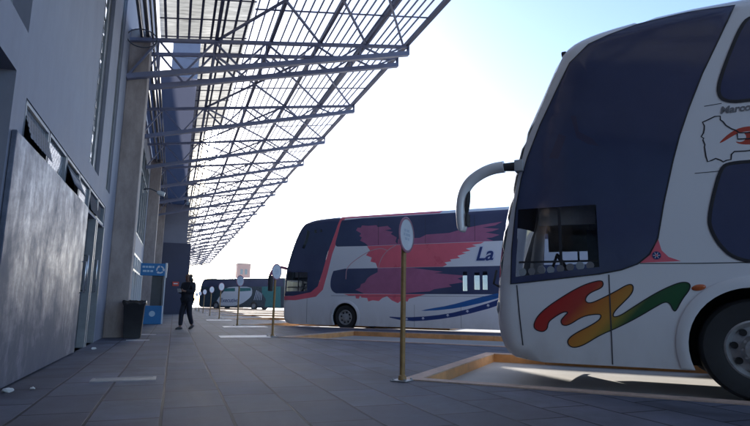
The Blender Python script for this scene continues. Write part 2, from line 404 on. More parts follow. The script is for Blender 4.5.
# ------------------------------------------------------------------ sky, sun, camera
SUN_EL, SUN_AZ = 18.5, 2.7          # azimuth measured from +Y (along the platform) towards +X
w = bpy.data.worlds.new('World'); scene.world = w; w.use_nodes = True
nt = w.node_tree; bg = nt.nodes['Background']
sky = nt.nodes.new('ShaderNodeTexSky'); sky.sky_type = 'NISHITA'; sky.sun_disc = False
sky.sun_elevation = R(SUN_EL); sky.sun_rotation = R(SUN_AZ); sky.altitude = 3700
sky.air_density = 1.1; sky.dust_density = 10.0; sky.ozone_density = 1.8
nt.links.new(sky.outputs[0], bg.inputs['Color']); bg.inputs['Strength'].default_value = 0.15
sl = bpy.data.lights.new('sun_lamp', 'SUN'); sl.energy = 4.5; sl.angle = R(0.53); sl.color = (1.0, 0.95, 0.87)
so = link(bpy.data.objects.new('sun_lamp', sl))
d = Vector((math.sin(R(SUN_AZ)) * math.cos(R(SUN_EL)), math.cos(R(SUN_AZ)) * math.cos(R(SUN_EL)), math.sin(R(SUN_EL))))
so.rotation_euler = d.to_track_quat('Z', 'Y').to_euler(); so.location = (8, 40, 30)

cam = bpy.data.cameras.new('camera'); cam.sensor_width = 36; cam.lens = 541 / 750 * 36; cam.clip_end = 6000; cam.clip_start = 0.05
co = link(bpy.data.objects.new('camera', cam))
vx, vy, roll = (174 - 375) / 541, (302 - 213) / 541, 0.012
Dc = Vector((vx, vy, 1)).normalized(); Hc = Vector((1, roll, 0))
Uc = Dc.cross(Hc).normalized()
if Uc.y > 0: Uc = -Uc
Rc = Dc.cross(Uc)
if Rc.x < 0: Rc = -Rc
# rows give the world axes in image coordinates (x right, y down, z forward)
M = Matrix((Rc, Dc, Uc))
right = M @ Vector((1, 0, 0)); upv = M @ Vector((0, -1, 0)); back = M @ Vector((0, 0, -1))
mw = Matrix((right, upv, back)).transposed().to_4x4(); mw.translation = Vector((0, 0, 0.78))
co.matrix_world = mw
scene.camera = co
scene.view_settings.view_transform = 'Standard'; scene.view_settings.look = 'None'
scene.view_settings.gamma = 1; scene.view_settings.use_curve_mapping = False
scene.view_settings.exposure = 1.4
scene.cycles.use_denoising = True
scene.cycles.caustics_refractive = False
scene.cycles.max_bounces = 8; scene.cycles.transparent_max_bounces = 12

# ------------------------------------------------------------------ setting: yard, platform, kerbs
bm = bmesh.new()
S = 2500
vs = [bm.verts.new(p) for p in ((-S, -S, ROAD), (S, -S, ROAD), (S, S, ROAD), (-S, S, ROAD))]; bm.faces.new(vs)
tag(from_bm('ground', bm, 'yard'), kind='structure')

PITCH, WBAY, LFIN = 7.4, 3.40, 6.5
q = math.sqrt(0.5)
K0, K1 = -2, 14
edge = []                                              # outer edge of the platform, from near to far
for k in range(K0, K1):
    A = Vector((2.55, 5.45 + PITCH * (k - 1)))
    B = A + WBAY * Vector((q, q)); C = B + LFIN * Vector((q, -q))
    fw = PITCH * q - WBAY
    D = C + fw * Vector((q, q))
    edge += [A, B, C, D]
edge.append(Vector((2.55, 5.45 + PITCH * (K1 - 1))))
y0, y1 = edge[0].y, edge[-1].y
poly = [(-9, y0 - 4), (edge[0].x, y0 - 4)] + [tuple(e) for e in edge] + [(edge[-1].x, y1 + 6), (-9, y1 + 6)]
KW = 0.17
def offset_chain(pts, dd):
    out = []
    for i, p in enumerate(pts):
        a = pts[max(i - 1, 0)]; c = pts[min(i + 1, len(pts) - 1)]
        n1 = (p - a); n2 = (c - p)
        if n1.length < 1e-6: n1 = n2
        if n2.length < 1e-6: n2 = n1
        n1 = Vector((-n1.y, n1.x)).normalized(); n2 = Vector((-n2.y, n2.x)).normalized()
        m = (n1 + n2).normalized(); out.append(p + m * dd / max(0.3, m.dot(n1)))
    return out
inner = offset_chain(edge, KW)
bm = bmesh.new()
polyi = [(-9, -70), (inner[0].x, -70)] + [tuple(e) for e in inner] + [(inner[-1].x, y1 + 6), (-9, y1 + 6)]
prism(bm, polyi, ROAD - 0.05, 0.0)
tag(from_bm('platform', bm, 'paving'), kind='structure')
# painted kerb stones along the saw-tooth edge: an orange face and a worn paler top
bm = bmesh.new(); bt = bmesh.new()
for i in range(len(edge) - 1):
    a, b, ai, bi = edge[i], edge[i + 1], inner[i], inner[i + 1]
    L = (b - a).length; n = max(1, round(L / 0.85)); g = 0.004 / L
    for j in range(n):
        t0, t1 = j / n + g, (j + 1) / n - g
        p0, p1, q0, q1 = a.lerp(b, t0), a.lerp(b, t1), ai.lerp(bi, t0), ai.lerp(bi, t1)
        def mkbox(tgt, z0, z1):
            v = [tgt.verts.new((p.x, p.y, z)) for z in (z0, z1) for p in (p0, p1, q1, q0)]
            for f in ((3, 2, 1, 0), (4, 5, 6, 7), (0, 1, 5, 4), (1, 2, 6, 5), (2, 3, 7, 6), (3, 0, 4, 7)): tgt.faces.new([v[x] for x in f])
        mkbox(bm, ROAD - 0.02, -0.002); mkbox(bt, -0.0015, 0.012)
for b_, nm, mt in ((bm, 'kerb_face', 'kerb'), (bt, 'kerb_top', 'kerb_top')):
    bmesh.ops.recalc_face_normals(b_, faces=b_.faces[:])
    tag(from_bm(nm, b_, mt), kind='structure')
# slivers of sunlight, painted white across the platform
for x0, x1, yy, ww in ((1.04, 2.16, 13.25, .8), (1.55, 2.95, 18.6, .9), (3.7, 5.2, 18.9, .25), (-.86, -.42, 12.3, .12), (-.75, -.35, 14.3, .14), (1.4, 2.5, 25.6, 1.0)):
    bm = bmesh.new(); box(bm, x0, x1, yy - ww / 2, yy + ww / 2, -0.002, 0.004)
    tag(from_bm('sun_sliver', bm, 'sun_white'), kind='structure')
# steel drain cover with a raised frame in the paving
t = tag(empty('drain_cover', (-0.42, 6.18, 0)), 'flat steel drain cover set in the paving in front of the whitewashed panel', 'drain cover')
bm = bmesh.new()
for a in ((-.30, .30, -.13, -.10), (-.30, .30, .10, .13), (-.30, -.27, -.10, .10), (.27, .30, -.10, .10)): box(bm, *a, -.002, .010)
from_bm('cover_frame', bm, 'grate', t)
bm = bmesh.new(); box(bm, -.268, .268, -.098, .098, -.002, .006); from_bm('cover_plate', bm, 'grate', t)
# litter
for i, (x, y, s, lb) in enumerate(((-1.18, 10.1, .045, 'crumpled white paper lying by the foot of the dark doors'), (-1.13, 5.75, .022, 'small white scrap lying at the foot of the whitewashed panel'), (-1.28, 5.62, .045, 'larger crumpled grey wrapper against the foot of the whitewashed panel'))):
    bm = bmesh.new(); bmesh.ops.create_icosphere(bm, subdivisions=2, radius=s)
    for v in bm.verts:
        v.co *= 0.65 + 0.6 * random.random(); v.co.z = max(v.co.z * 0.6, -s * 0.3) + s * 0.3
    o = tag(from_bm('litter', bm, 'litter'), lb, 'litter'); o.location = (x, y, 0.0)

# ------------------------------------------------------------------ terminal building on the left
XW = -1.40
bld = tag(empty('terminal_building', (XW, 14, 0)), 'long grey plastered terminal wall with tall slot windows and brown concrete pillars', 'building')
def bpart(name, bm, mat, parent=bld, **k):
    o = from_bm(name, bm, mat, None, **k); o.parent = parent
    if parent is bld: o.matrix_parent_inverse = Matrix.Translation((-XW, -14, 0))
    return o
def wall_sheet(y0, y1, z0, z1, holes, x, depth):
    """wall face in the YZ plane with openings and their reveals"""
    pts, edges = [], []
    def ring(pl):
        b0 = len(pts); pts.extend(Vector(p) for p in pl); edges.extend((b0 + i, b0 + (i + 1) % len(pl)) for i in range(len(pl)))
    ring([(y0, z0), (y1, z0), (y1, z1), (y0, z1)])
    for a, b, c, d_ in holes: ring([(a, c), (b, c), (b, d_), (a, d_)])
    vo, eo, fo, *_ = delaunay_2d_cdt(pts, edges, [], 0, 1e-5)
    bm = bmesh.new(); V = [bm.verts.new((x, p.x, p.y)) for p in vo]
    for f in fo:
        cy = sum(vo[i].x for i in f) / 3; cz = sum(vo[i].y for i in f) / 3
        if any(a < cy < b and c < cz < d_ for a, b, c, d_ in holes): continue
        bm.faces.new([V[i] for i in f])
    bmesh.ops.recalc_face_normals(bm, faces=bm.faces[:])
    geo = bmesh.ops.extrude_face_region(bm, geom=bm.faces[:])
    for e in geo['geom']:
        if isinstance(e, bmesh.types.BMVert): e.co.x -= depth
    bmesh.ops.recalc_face_normals(bm, faces=bm.faces[:])
    return bm
holes = [(3.3, 5.16, 0.0, 2.72), (5.55, 11.75, 2.235, 2.62), (9.45, 11.75, 0.0, 2.20),
         (3.2, 5.36, 3.16, 5.2), (9.28, 10.42, 2.95, 7.4), (11.45, 12.15, 2.95, 7.4),
         (14.6, 19.2, 0.25, 2.45), (19.9, 25.4, 0.25, 2.45), (15.2, 19.0, 3.1, 6.3), (20.3, 25.0, 3.1, 6.3),
         (-4.5, 1.0, 3.2, 5.2), (-4.5, 1.5, 0.0, 2.6), (28, 37.5, 0.4, 2.5), (28, 37.5, 3.1, 6.3)]
bpart('wall', wall_sheet(-62, 39, -0.1, 8.6, holes, XW, 0.30), 'plaster')
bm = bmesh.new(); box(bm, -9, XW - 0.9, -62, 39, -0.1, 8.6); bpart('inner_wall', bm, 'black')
bm = bmesh.new(); box(bm, -9, XW + 0.02, -62, 39, 8.6, 8.85); bpart('roof_slab', bm, 'concrete')
bm = bmesh.new(); box(bm, -9, XW - 0.29, -62.3, -62, -0.1, 8.6); bpart('end_wall', bm, 'plaster')
bm = bmesh.new(); box(bm, -14, XW - .5, -62, 39, 8.85, 15); bpart('sun_block_storey', bm, 'plaster')  # added storey, out of view, to block sun through the roof gap
bm = bmesh.new(); box(bm, -14, XW - .1, 39.2, 110, -.1, 15); bpart('sun_block_wing', bm, 'plaster')  # added wing, hidden behind the tower, to block low sun
for y in (0.7, 13.28, 25.9, 38.0):
    bm = bmesh.new(); box(bm, XW - 0.002, -0.95, y, y + 0.62, -0.05, 7.2); bev(bm, 0.012, 1); bpart('pillar', bm, 'concrete')
# whitewashed steel panel, sky sheen in its colour, standing proud of the wall
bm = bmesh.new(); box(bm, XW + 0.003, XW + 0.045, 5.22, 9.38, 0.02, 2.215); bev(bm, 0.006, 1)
pn = bpart('gate_panel', bm, 'whitewash_sheen'); pn['label'] = 'whitewashed steel panel with painted sky sheen and grey run-off streaks'
bm = bmesh.new()
tube(bm, [(XW + .045, 9.30, 1.37), (XW + .10, 9.30, 1.37), (XW + .10, 9.30, .90), (XW + .045, 9.30, .90)], .011)
from_bm('handle', bm, 'handle', pn, smooth=True)
# transom windows, some of them tilted open
bm = bmesh.new(); box(bm, XW - .28, XW - .20, 5.55, 11.75, 2.235, 2.62); bpart('transom_back', bm, 'black')
ys = [5.58, 6.62, 7.66, 8.70, 9.74, 10.75, 11.72]
for i, (a, b) in enumerate(zip(ys, ys[1:])):
    fr = bmesh.new()
    for z in (2.24, 2.58): box(fr, XW - .06, XW - .01, a + .02, b - .02, z, z + .035)
    for y in (a + .02, b - .055): box(fr, XW - .062, XW - .008, y, y + .035, 2.242, 2.612)
    f = bpart('transom_window', fr, 'frame')
    tilt = (0.10, 0.0, 0.14, 0.0, 0.06, 0.0)[i]
    g = bmesh.new()
    v = [g.verts.new(p) for p in ((XW - .04 + tilt, a + .05, 2.262), (XW - .04 + tilt, b - .05, 2.262), (XW - .04, b - .05, 2.595), (XW - .04, a + .05, 2.595))]
    g.faces.new(v); bmesh.ops.recalc_face_normals(g, faces=g.faces[:])
    bmesh.ops.solidify(g, geom=g.faces[:], thickness=.006)
    from_bm('pane', g, 'wired' if i in (0, 1, 3) else 'shopglass', f)
# pair of dark doors with light frames and long handles
for a, b in ((9.50, 10.55), (10.70, 11.70)):
    bm = bmesh.new(); box(bm, XW - .14, XW - .10, a + .05, b - .05, .02, 2.16)
    dr = bpart('door', bm, 'door')
    fr = bmesh.new()
    box(fr, XW - .16, XW + .02, a - .03, a + .05, 0, 2.20); box(fr, XW - .16, XW + .02, b - .05, b + .03, 0, 2.20)
    from_bm('door_frame', fr, 'frame', dr)
    gl = bmesh.new(); box(gl, XW - .098, XW - .09, a + .2, b - .2, 1.0, 2.0); from_bm('door_glass', gl, 'shopglass', dr)
    hb = bmesh.new(); yy = b - .14
    tube(hb, [(XW - .10, yy, 1.55), (XW - .03, yy, 1.55), (XW - .03, yy, .95), (XW - .10, yy, .95)], .012)
    from_bm('handle', hb, 'handle', dr, smooth=True)
# tall slot windows: shallow dark glass with one column of small bright panes added as sky glints
for a, b in ((9.28, 10.42), (11.45, 12.15)):
    bm = bmesh.new(); box(bm, XW - .10, XW - .06, a, b, 2.95, 7.4)
    sw = bpart('slot_window', bm, 'door')
    z = 2.98
    while a < 10 and z < 7.3:
        h = random.uniform(.07, .20)
        g = bmesh.new(); y_ = a + .40 + random.uniform(-.02, .02); box(g, XW - .059, XW - .05, y_, y_ + random.uniform(.07, .13), z, z + h); bmesh.ops.rotate(g, verts=g.verts[:], cent=(XW - .055, y_, z), matrix=Matrix.Rotation(random.uniform(-.05, .02), 3, 'Z'))
        from_bm('glint_pane', g, 'glint_glass', sw); z += h + random.uniform(.03, .16)
    fr = bmesh.new(); box(fr, XW - .06, XW - .03, a + .62, a + .66, 2.95, 7.4); from_bm('window_mullion', fr, 'frame', sw)
# big dark doorway at the left edge and the window above it
for a, b, z0, z1 in ((3.3, 5.16, 0, 2.72), (3.2, 5.36, 3.16, 5.2), (-4.5, 1.0, 3.2, 5.2), (-4.5, 1.5, 0, 2.6)):
    bm = bmesh.new(); box(bm, XW - .26, XW - .22, a, b, z0, z1); wd = bpart('dark_window', bm, 'shopglass')
    fr = bmesh.new()
    for y in (a, (a + b) / 2 - .03, b - .06): box(fr, XW - .222, XW - .15, y, y + .06, z0, z1)
    for z in (z0 + .01, z1 - .07): box(fr, XW - .2215, XW - .152, a, b, z, z + .06)
    from_bm('window_frame', fr, 'frame', wd)
# shop fronts and upper windows beyond the first pillar
for a, b, z0, z1 in ((14.6, 19.2, .25, 2.45), (19.9, 25.4, .25, 2.45), (15.2, 19.0, 3.1, 6.3), (20.3, 25.0, 3.1, 6.3), (28, 37.5, .4, 2.5), (28, 37.5, 3.1, 6.3)):
    bm = bmesh.new(); box(bm, XW - .12, XW - .10, a, b, z0, z1); wd = bpart('window', bm, 'shopglass')
    fr = bmesh.new(); n = max(2, round((b - a) / 1.1))
    for i in range(n + 1):
        y = a + (b - a - .07) * i / n; box(fr, XW - .099, XW + .012, y, y + .07, z0, z1)
    for z in (z0 + .002, z0 + (z1 - z0) * .72, z1 - .072): box(fr, XW - .097, XW + .006, a, b, z, z + .07)
    from_bm('window_frame', fr, 'kwhite' if z0 < 1 else 'frame', wd)

# ------------------------------------------------------------------ canopy
YC0, YC1 = -62.0, 108.0
can = tag(empty('platform_canopy', (2.2, 13.2, 7.4)), 'long steel truss canopy with translucent roofing sheets over the platform', 'canopy')
INV = Matrix.Translation((-2.2, -13.2, -7.4))
def cpart(name, bm, mat, parent=can, **k):
    o = from_bm(name, bm, mat, None, **k); o.parent = parent; o.matrix_parent_inverse = INV
    return o
def zt(x): return 6.88 + (x + 1.4) * (8.0 - 6.88) / 7.15         # top chord height
def zb(x): return 5.95 + (x + 1.4) * (7.80 - 5.95) / 7.15        # bottom chord height
XT = 5.75
bm = bmesh.new()
bar(bm, (-1.4, 0, zt(-1.4)), (XT, 0, zt(XT)), .09, .08)
bar(bm, (-1.4, 0, zb(-1.4)), (XT, 0, zb(XT)), .13, .12)
xs = [-1.4 + 7.0 * i / 11 for i in range(12)]
for i in range(11):
    a, b = xs[i], xs[i + 1]
    if i % 2 == 0: bar(bm, (a, 0, zb(a)), (b, 0, zt(b)), .045)
    else: bar(bm, (a, 0, zt(a)), (b, 0, zb(b)), .045)
    if i % 2: bar(bm, (a, 0, zb(a)), (a, 0, zt(a)), .035)
box(bm, XT - .02, XT + .015, -.07, .07, zb(XT) - .05, zt(XT) + .04)
me = None
tys = [13.2 - 4.2 * k for k in range(17, -1, -1)] + [14.0 + 4.2 * k for k in range(23)]
proto = from_bm('truss', bm, 'steel'); proto.parent = can; proto.location = Vector((-2.2, tys[0] - 13.2, -7.4))
for y in tys[1:]:
    o = proto.copy(); COL.objects.link(o); o.parent = can; o.location = Vector((-2.2, y - 13.2, -7.4))
for x in (0.55, 1.9, 3.2, 4.46, XT - .04):                       # main purlins
    bm = bmesh.new(); bar(bm, (x, YC0, zt(x) + .08), (x, YC1, zt(x) + .08), .10 if x > 5 else .075, .12)
    cpart('purlin', bm, 'steel_dark')
x = 1.35
while x < 5.6:                                                   # closely spaced roof battens
    bm = bmesh.new(); bar(bm, (x, YC0, zt(x) + .165), (x, YC1, zt(x) + .18), .028, .036); cpart('batten', bm, 'steel'); x += .205
for x, ya, yb in ((-.62, YC0, 13.6), (-.36, YC0, 13.6), (-.1, YC0, 13.6), (.16, YC0, 13.6), (.30, 13.6, YC1), (.42, YC0, 13.6), (.68, YC0, YC1), (.94, YC0, YC1), (1.2, YC0, YC1)):
    bm = bmesh.new(); bar(bm, (x, ya, zt(x) + .155), (x, yb, zt(x) + .17), .055, .045); cpart('roof_joist', bm, 'steel_dark')
y = 6.0
while y < 60:
    x0 = -.75 if y < 13.6 else .2
    bm = bmesh.new(); bar(bm, (x0, y, zt(x0) + .19), (1.3, y, zt(1.3) + .19), .03, .02); y += .92
    cpart('cross_batten', bm, 'steel_dark')
for y in [y + 2.1 for y in tys if not 13.1 < y < 13.3]:
    if y < -4: continue
    bm = bmesh.new(); bar(bm, (1.3, y + .7, zt(1.3) + .165), (XT, y + .7, zt(XT) + .165), .03, .03)
    cpart('sheet_joint', bm, 'steel')
bm = bmesh.new()                                                 # wind bracing under the sheets
for a, b in zip(tys, tys[1:]):
    if b - a < 2: continue
    for xa, xb in ((.55, 3.2), (3.2, .55), (2.0, 4.5), (3.2, 5.6)):
        bar(bm, (xa, a, zt(xa) + .03), (xb, b, zt(xb) + .03), .05)
cpart('wind_brace', bm, 'steel')
def roof_sheet(x0, x1, ya, yb, up):
    bm = bmesh.new(); v = [bm.verts.new(p) for p in ((x0, ya, zt(x0) + up), (x1, ya, zt(x1) + up), (x1, yb, zt(x1) + up), (x0, yb, zt(x0) + up))]
    bm.faces.new(v[::-1]); return bm
cpart('clear_sheet', roof_sheet(1.255, XT + .05, YC0, YC1, .20), 'sheet')
cpart('beige_sheet', roof_sheet(.2, 1.275, 13.62, YC1, .205), 'beige')
cpart('beige_sheet', roof_sheet(-.75, 1.275, YC0, 13.6, .205), 'beige')
bm = bmesh.new(); bar(bm, (XT + .05, YC0, zt(XT) + .16), (XT + .05, YC1, zt(XT) + .16), .04, .14); cpart('edge_trim', bm, 'steel_dark')
bm = bmesh.new(); bm.faces.new([bm.verts.new(p) for p in ((-1.37, 16.2, zt(.3) + .215), (.32, 16.2, zt(.3) + .215), (.32, YC1, zt(.3) + .215), (-1.37, YC1, zt(.3) + .215))]); cpart('gap_shade_deck', bm, 'smoky')  # deck added over the gap by the wall to stop direct sun
# conduits and a cable hoop in the gap beside the wall
for x, z, r in ((-1.16, 7.05, .035), (-1.02, 7.1, .05), (-.90, 7.0, .025), (-.83, 7.12, .03)):
    bm = bmesh.new(); tube(bm, [(x, YC0, z), (x, 38, z)], r); cpart('conduit', bm, 'pipe', smooth=True)
bm = bmesh.new(); tube(bm, [(-1.1 + .32 * math.sin(a), 12.75, 6.75 + .22 * math.cos(a)) for a in [math.tau * i / 24 for i in range(25)]], .014, 6); cpart('cable_hoop', bm, 'pipe', smooth=True)

# ------------------------------------------------------------------ tower block and far building
tw = tag(empty('tower_block', (-.4, 42, 0)), 'tall dark blue-grey tower block at the far end of the wall behind the person', 'building')
bm = bmesh.new(); box(bm, -1.3 + .4, .55 + .4, -3.2, 4, 4.7, 24); from_bm('upper_wall', bm, 'tower', tw)
bm = bmesh.new(); box(bm, -1.35 + .4, .82 + .4, -3.25, 4, -.1, 4.7); from_bm('base_wall', bm, 'tower_low', tw)
bm = bmesh.new()
for z in range(6, 24, 3): box(bm, -1.3 + .39, .55 + .41, -3.24, 4.02, z, z + .12)
from_bm('floor_band', bm, 'tower', tw)
o = tag(empty('wall_sign', (.02, 38.7, 1.97)), 'small red notice fixed low on the dark tower wall', 'sign')
bm = bmesh.new(); box(bm, -.2, .2, -.02, .03, -.14, .14); from_bm('sign_board', bm, 'signred', o)
bm = bmesh.new(); box(bm, -.13, .13, -.024, -.021, -.02, .05); from_bm('sign_print', bm, 'kwhite', o)
sb = tag(empty('far_building', (16, 141, 0)), 'narrow salmon coloured building rising beyond the green coach', 'building')
bm = bmesh.new(); box(bm, -1.6, 1.6, -1.5, 3, ROAD, 10.3); from_bm('wall', bm, 'salmon', sb)
bm = bmesh.new(); box(bm, -1.7, 1.7, -1.6, 3.1, 10.3, 10.6); from_bm('parapet', bm, 'kerb_top', sb)
for i in range(3):
    for j in range(2):
        bm = bmesh.new(); box(bm, -.9 + j * 1.1, -.3 + j * 1.1, -1.55, -1.48, 2.2 + i * 2.8, 3.5 + i * 2.8); from_bm('window', bm, 'shopglass', sb)

# ------------------------------------------------------------------ coaches
HW = 1.28                                             # half width of a coach
class Shell:
    """the side skin of a coach: flat, rolled over towards roof, front and rear"""
    def __init__(s, chain, bottom_rear, bottom_front, r=0.2):
        s.chain = chain; s.r = r                      # chain: front bottom -> roof -> rear bottom
        s.sil = chain + [bottom_rear, bottom_front]
        pts = []
        for a, b in zip(chain, chain[1:]):
            n = max(1, int(math.dist(a, b) / .12)); pts += [(a[0] + (b[0] - a[0]) * i / n, a[1] + (b[1] - a[1]) * i / n) for i in range(n)]
        s.fine = pts + [chain[-1]]
    def y(s, p):
        dd = chain_dist(p, s.chain)
        if dd >= s.r: return HW
        return HW - s.r + math.sqrt(max(0, s.r ** 2 - (s.r - dd) ** 2))
    def pos(s, p, side=1, off=0.0): return (p[0], side * (s.y(p) + off), p[1])

def build_side(sh, side, holes, regions, parent, base_name, base_mat, outline=None):
    """one triangulation of the whole side; each region becomes a mesh of its own"""
    pts, edges = [], []
    def ring(pl):
        pl = list(pl); rs = []
        for a, b in zip(pl, pl[1:] + pl[:1]):
            n = max(1, int(math.dist(a, b) / .2)); rs += [(a[0] + (b[0] - a[0]) * i / n, a[1] + (b[1] - a[1]) * i / n) for i in range(n)]
        b0 = len(pts); pts.extend(Vector(p) for p in rs); edges.extend((b0 + i, b0 + (i + 1) % len(rs)) for i in range(len(rs)))
    ring(outline or (sh.fine + sh.sil[-2:]))
    for h in holes: ring(h)
    for r in regions: ring(r[0])
    for dd in (.02, .06, .11, .16, .21):               # points that follow the rolled edge
        f = sh.fine
        for i in range(0, len(f)):
            a, b = f[max(0, i - 1)], f[min(len(f) - 1, i + 1)]
            L = math.dist(a, b)
            if L < 1e-6: continue
            nx, ny = -(b[1] - a[1]) / L, (b[0] - a[0]) / L
            for sg in (1, -1):
                p = (f[i][0] + sg * nx * dd, f[i][1] + sg * ny * dd)
                if inside(p, sh.sil) and abs(chain_dist(p, sh.chain) - dd) < .004: pts.append(Vector(p)); break
    x = min(p[0] for p in sh.sil) + .2
    while x < max(p[0] for p in sh.sil):
        zz = .4
        while zz < 4.2:
            if inside((x, zz), sh.sil) and chain_dist((x, zz), sh.chain) > .23: pts.append(Vector((x + random.uniform(-.02, .02), zz)))
            zz += .45
        x += .45
    vo, eo, fo, *_ = delaunay_2d_cdt(pts, edges, [], 0, 1e-4)
    bb = lambda pl: (min(p[0] for p in pl), max(p[0] for p in pl), min(p[1] for p in pl), max(p[1] for p in pl))
    HB = [(h, bb(h)) for h in holes]; RB = [(r, bb(r[0])) for r in regions]
    groups = {}
    for f in fo:
        c = (sum(vo[i].x for i in f) / 3, sum(vo[i].y for i in f) / 3)
        if not inside(c, outline or sh.sil): continue
        hit = lambda b: b[0] <= c[0] <= b[1] and b[2] <= c[1] <= b[3]
        if any(hit(b) and inside(c, h) for h, b in HB): continue
        key = -1
        for k, (r, b) in enumerate(RB):
            if hit(b) and inside(c, r[0]): key = k
        groups.setdefault(key, []).append(f)
    made = {}
    cache = {}
    for key, fs in groups.items():
        name, mat, off = (base_name, base_mat, 0) if key < 0 else (regions[key][1], regions[key][2], regions[key][3] if len(regions[key]) > 3 else 0.0)
        bm = bmesh.new(); vm = {}
        def V(i):
            if i not in vm:
                p = (vo[i].x, vo[i].y)
                if i not in cache: cache[i] = sh.y(p)
                vm[i] = bm.verts.new((p[0], side * (cache[i] + off), p[1]))
            return vm[i]
        for f in fs:
            vv = [V(i) for i in f]
            try: bm.faces.new(vv if side < 0 else vv[::-1])
            except ValueError: pass
        bmesh.ops.recalc_face_normals(bm, faces=bm.faces[:])
        if bm.faces and sum((f.normal.y * side) * f.calc_area() for f in bm.faces) < 0: bmesh.ops.reverse_faces(bm, faces=bm.faces[:])
        if key < 0: made[key] = bm
        else: made[key] = from_bm(name, bm, mat, parent, smooth=True)
    return made

def ribbon(sh, line, w_, mat, name, parent, side=1, off=.004, closed=False):
    if closed: line = line + line[:1]
    dense = []
    for a, b in zip(line, line[1:]):
        n = max(1, int(math.dist(a, b) / .15)); dense += [(a[0] + (b[0] - a[0]) * i / n, a[1] + (b[1] - a[1]) * i / n) for i in range(n)]
    dense.append(line[-1]); bm = bmesh.new(); L = []
    N = len(dense)
    for i, p in enumerate(dense):
        if closed: a, b = dense[(i - 1) % (N - 1)], dense[(i + 1) % (N - 1)]
        else: a, b = dense[max(0, i - 1)], dense[min(N - 1, i + 1)]
        l = math.dist(a, b) or 1; nx, ny = -(b[1] - a[1]) / l * w_ / 2, (b[0] - a[0]) / l * w_ / 2
        L.append((bm.verts.new(sh.pos((p[0] + nx, p[1] + ny), side, off)), bm.verts.new(sh.pos((p[0] - nx, p[1] - ny), side, off))))
    for (a, b), (c, d_) in zip(L, L[1:]): bm.faces.new((a, b, d_, c))
    bmesh.ops.recalc_face_normals(bm, faces=bm.faces[:])
    return from_bm(name, bm, mat, parent)

def arch(cx, cz, r, zb_, n=22, rz=None):
    rz = rz or r
    a0 = -math.asin(max(-1, min(1, (cz - zb_) / rz)))
    return [(cx + r * math.cos(a0 + (math.pi - 2 * a0) * i / n), cz + rz * math.sin(a0 + (math.pi - 2 * a0) * i / n)) for i in range(n + 1)]

def text_mesh(name, s, size, mat, parent, loc, shear=0.0, bold=0.0, side=1, slope=0.0):
    cu = bpy.data.curves.new(name, 'FONT'); cu.body = s; cu.size = size; cu.shear = shear; cu.offset = bold; cu.extrude = 0.002
    o = bpy.data.objects.new(name, cu); COL.objects.link(o)
    me = bpy.data.meshes.new_from_object(o.evaluated_get(bpy.context.evaluated_depsgraph_get()))
    COL.objects.unlink(o); bpy.data.objects.remove(o); me.name = name
    me.materials.clear(); me.materials.append(MAT[mat])
    t_ = link(bpy.data.objects.new(name, me), parent)
    # text runs from the front of the coach backwards on its left side
    t_.matrix_local = Matrix.Translation(loc) @ Matrix.Rotation(math.pi, 4, 'Z') @ Matrix.Rotation(R(90), 4, 'X') @ Matrix.Rotation(slope, 4, 'Z')
    return t_

def make_wheel(parent, cx, r, side, rimr, depth=.30, y=None):
    y = (HW - .03) if y is None else y
    wl = bpy.data.objects.new('wheel', None); wl.empty_display_size = .2
    link(wl, parent); wl.location = (cx, side * y, r + .002)
    bm = bmesh.new()
    lathe(bm, [(rimr * .98, -.02 * side), (rimr + .03, -.005 * side), (r * .93, -.015 * side), (r * .985, -.05 * side), (r, -.09 * side), (r, -(depth - .05) * side), (r * .95, -depth * side), (rimr, -depth * side)], 48, caps=(False, False))
    from_bm('tyre', bm, 'rubber', wl, smooth=True, sharp=35)
    bm = bmesh.new()
    lathe(bm, [(rimr, -.015 * side), (rimr * .94, -.005 * side), (rimr * .90, -.04 * side), (rimr * .78, -.075 * side), (rimr * .5, -.06 * side), (rimr * .42, -.02 * side), (rimr * .40, .012 * side), (rimr * .2, .03 * side), (.004, .032 * side)], 48, caps=(False, True))
    rm = from_bm('rim', bm, 'rim', wl, smooth=True, sharp=40)
    for k in range(8):                                  # hand holes in the rim
        a = k * math.tau / 8 + .2; c = Vector((math.cos(a) * rimr * .68, -.062 * side, math.sin(a) * rimr * .68))
        bm = bmesh.new(); lathe(bm, [(rimr * .12, 0), (rimr * .12, .012 * side)], 14, c=c); from_bm('rim_hole', bm, 'black', rm)
    for k in range(10):
        a = k * math.tau / 10; c = Vector((math.cos(a) * rimr * .45, -.035 * side, math.sin(a) * rimr * .45))
        bm = bmesh.new(); lathe(bm, [(.016, 0), (.016, .03 * side)], 6, c=c); from_bm('wheel_nut', bm, 'rim', rm)
    return wl

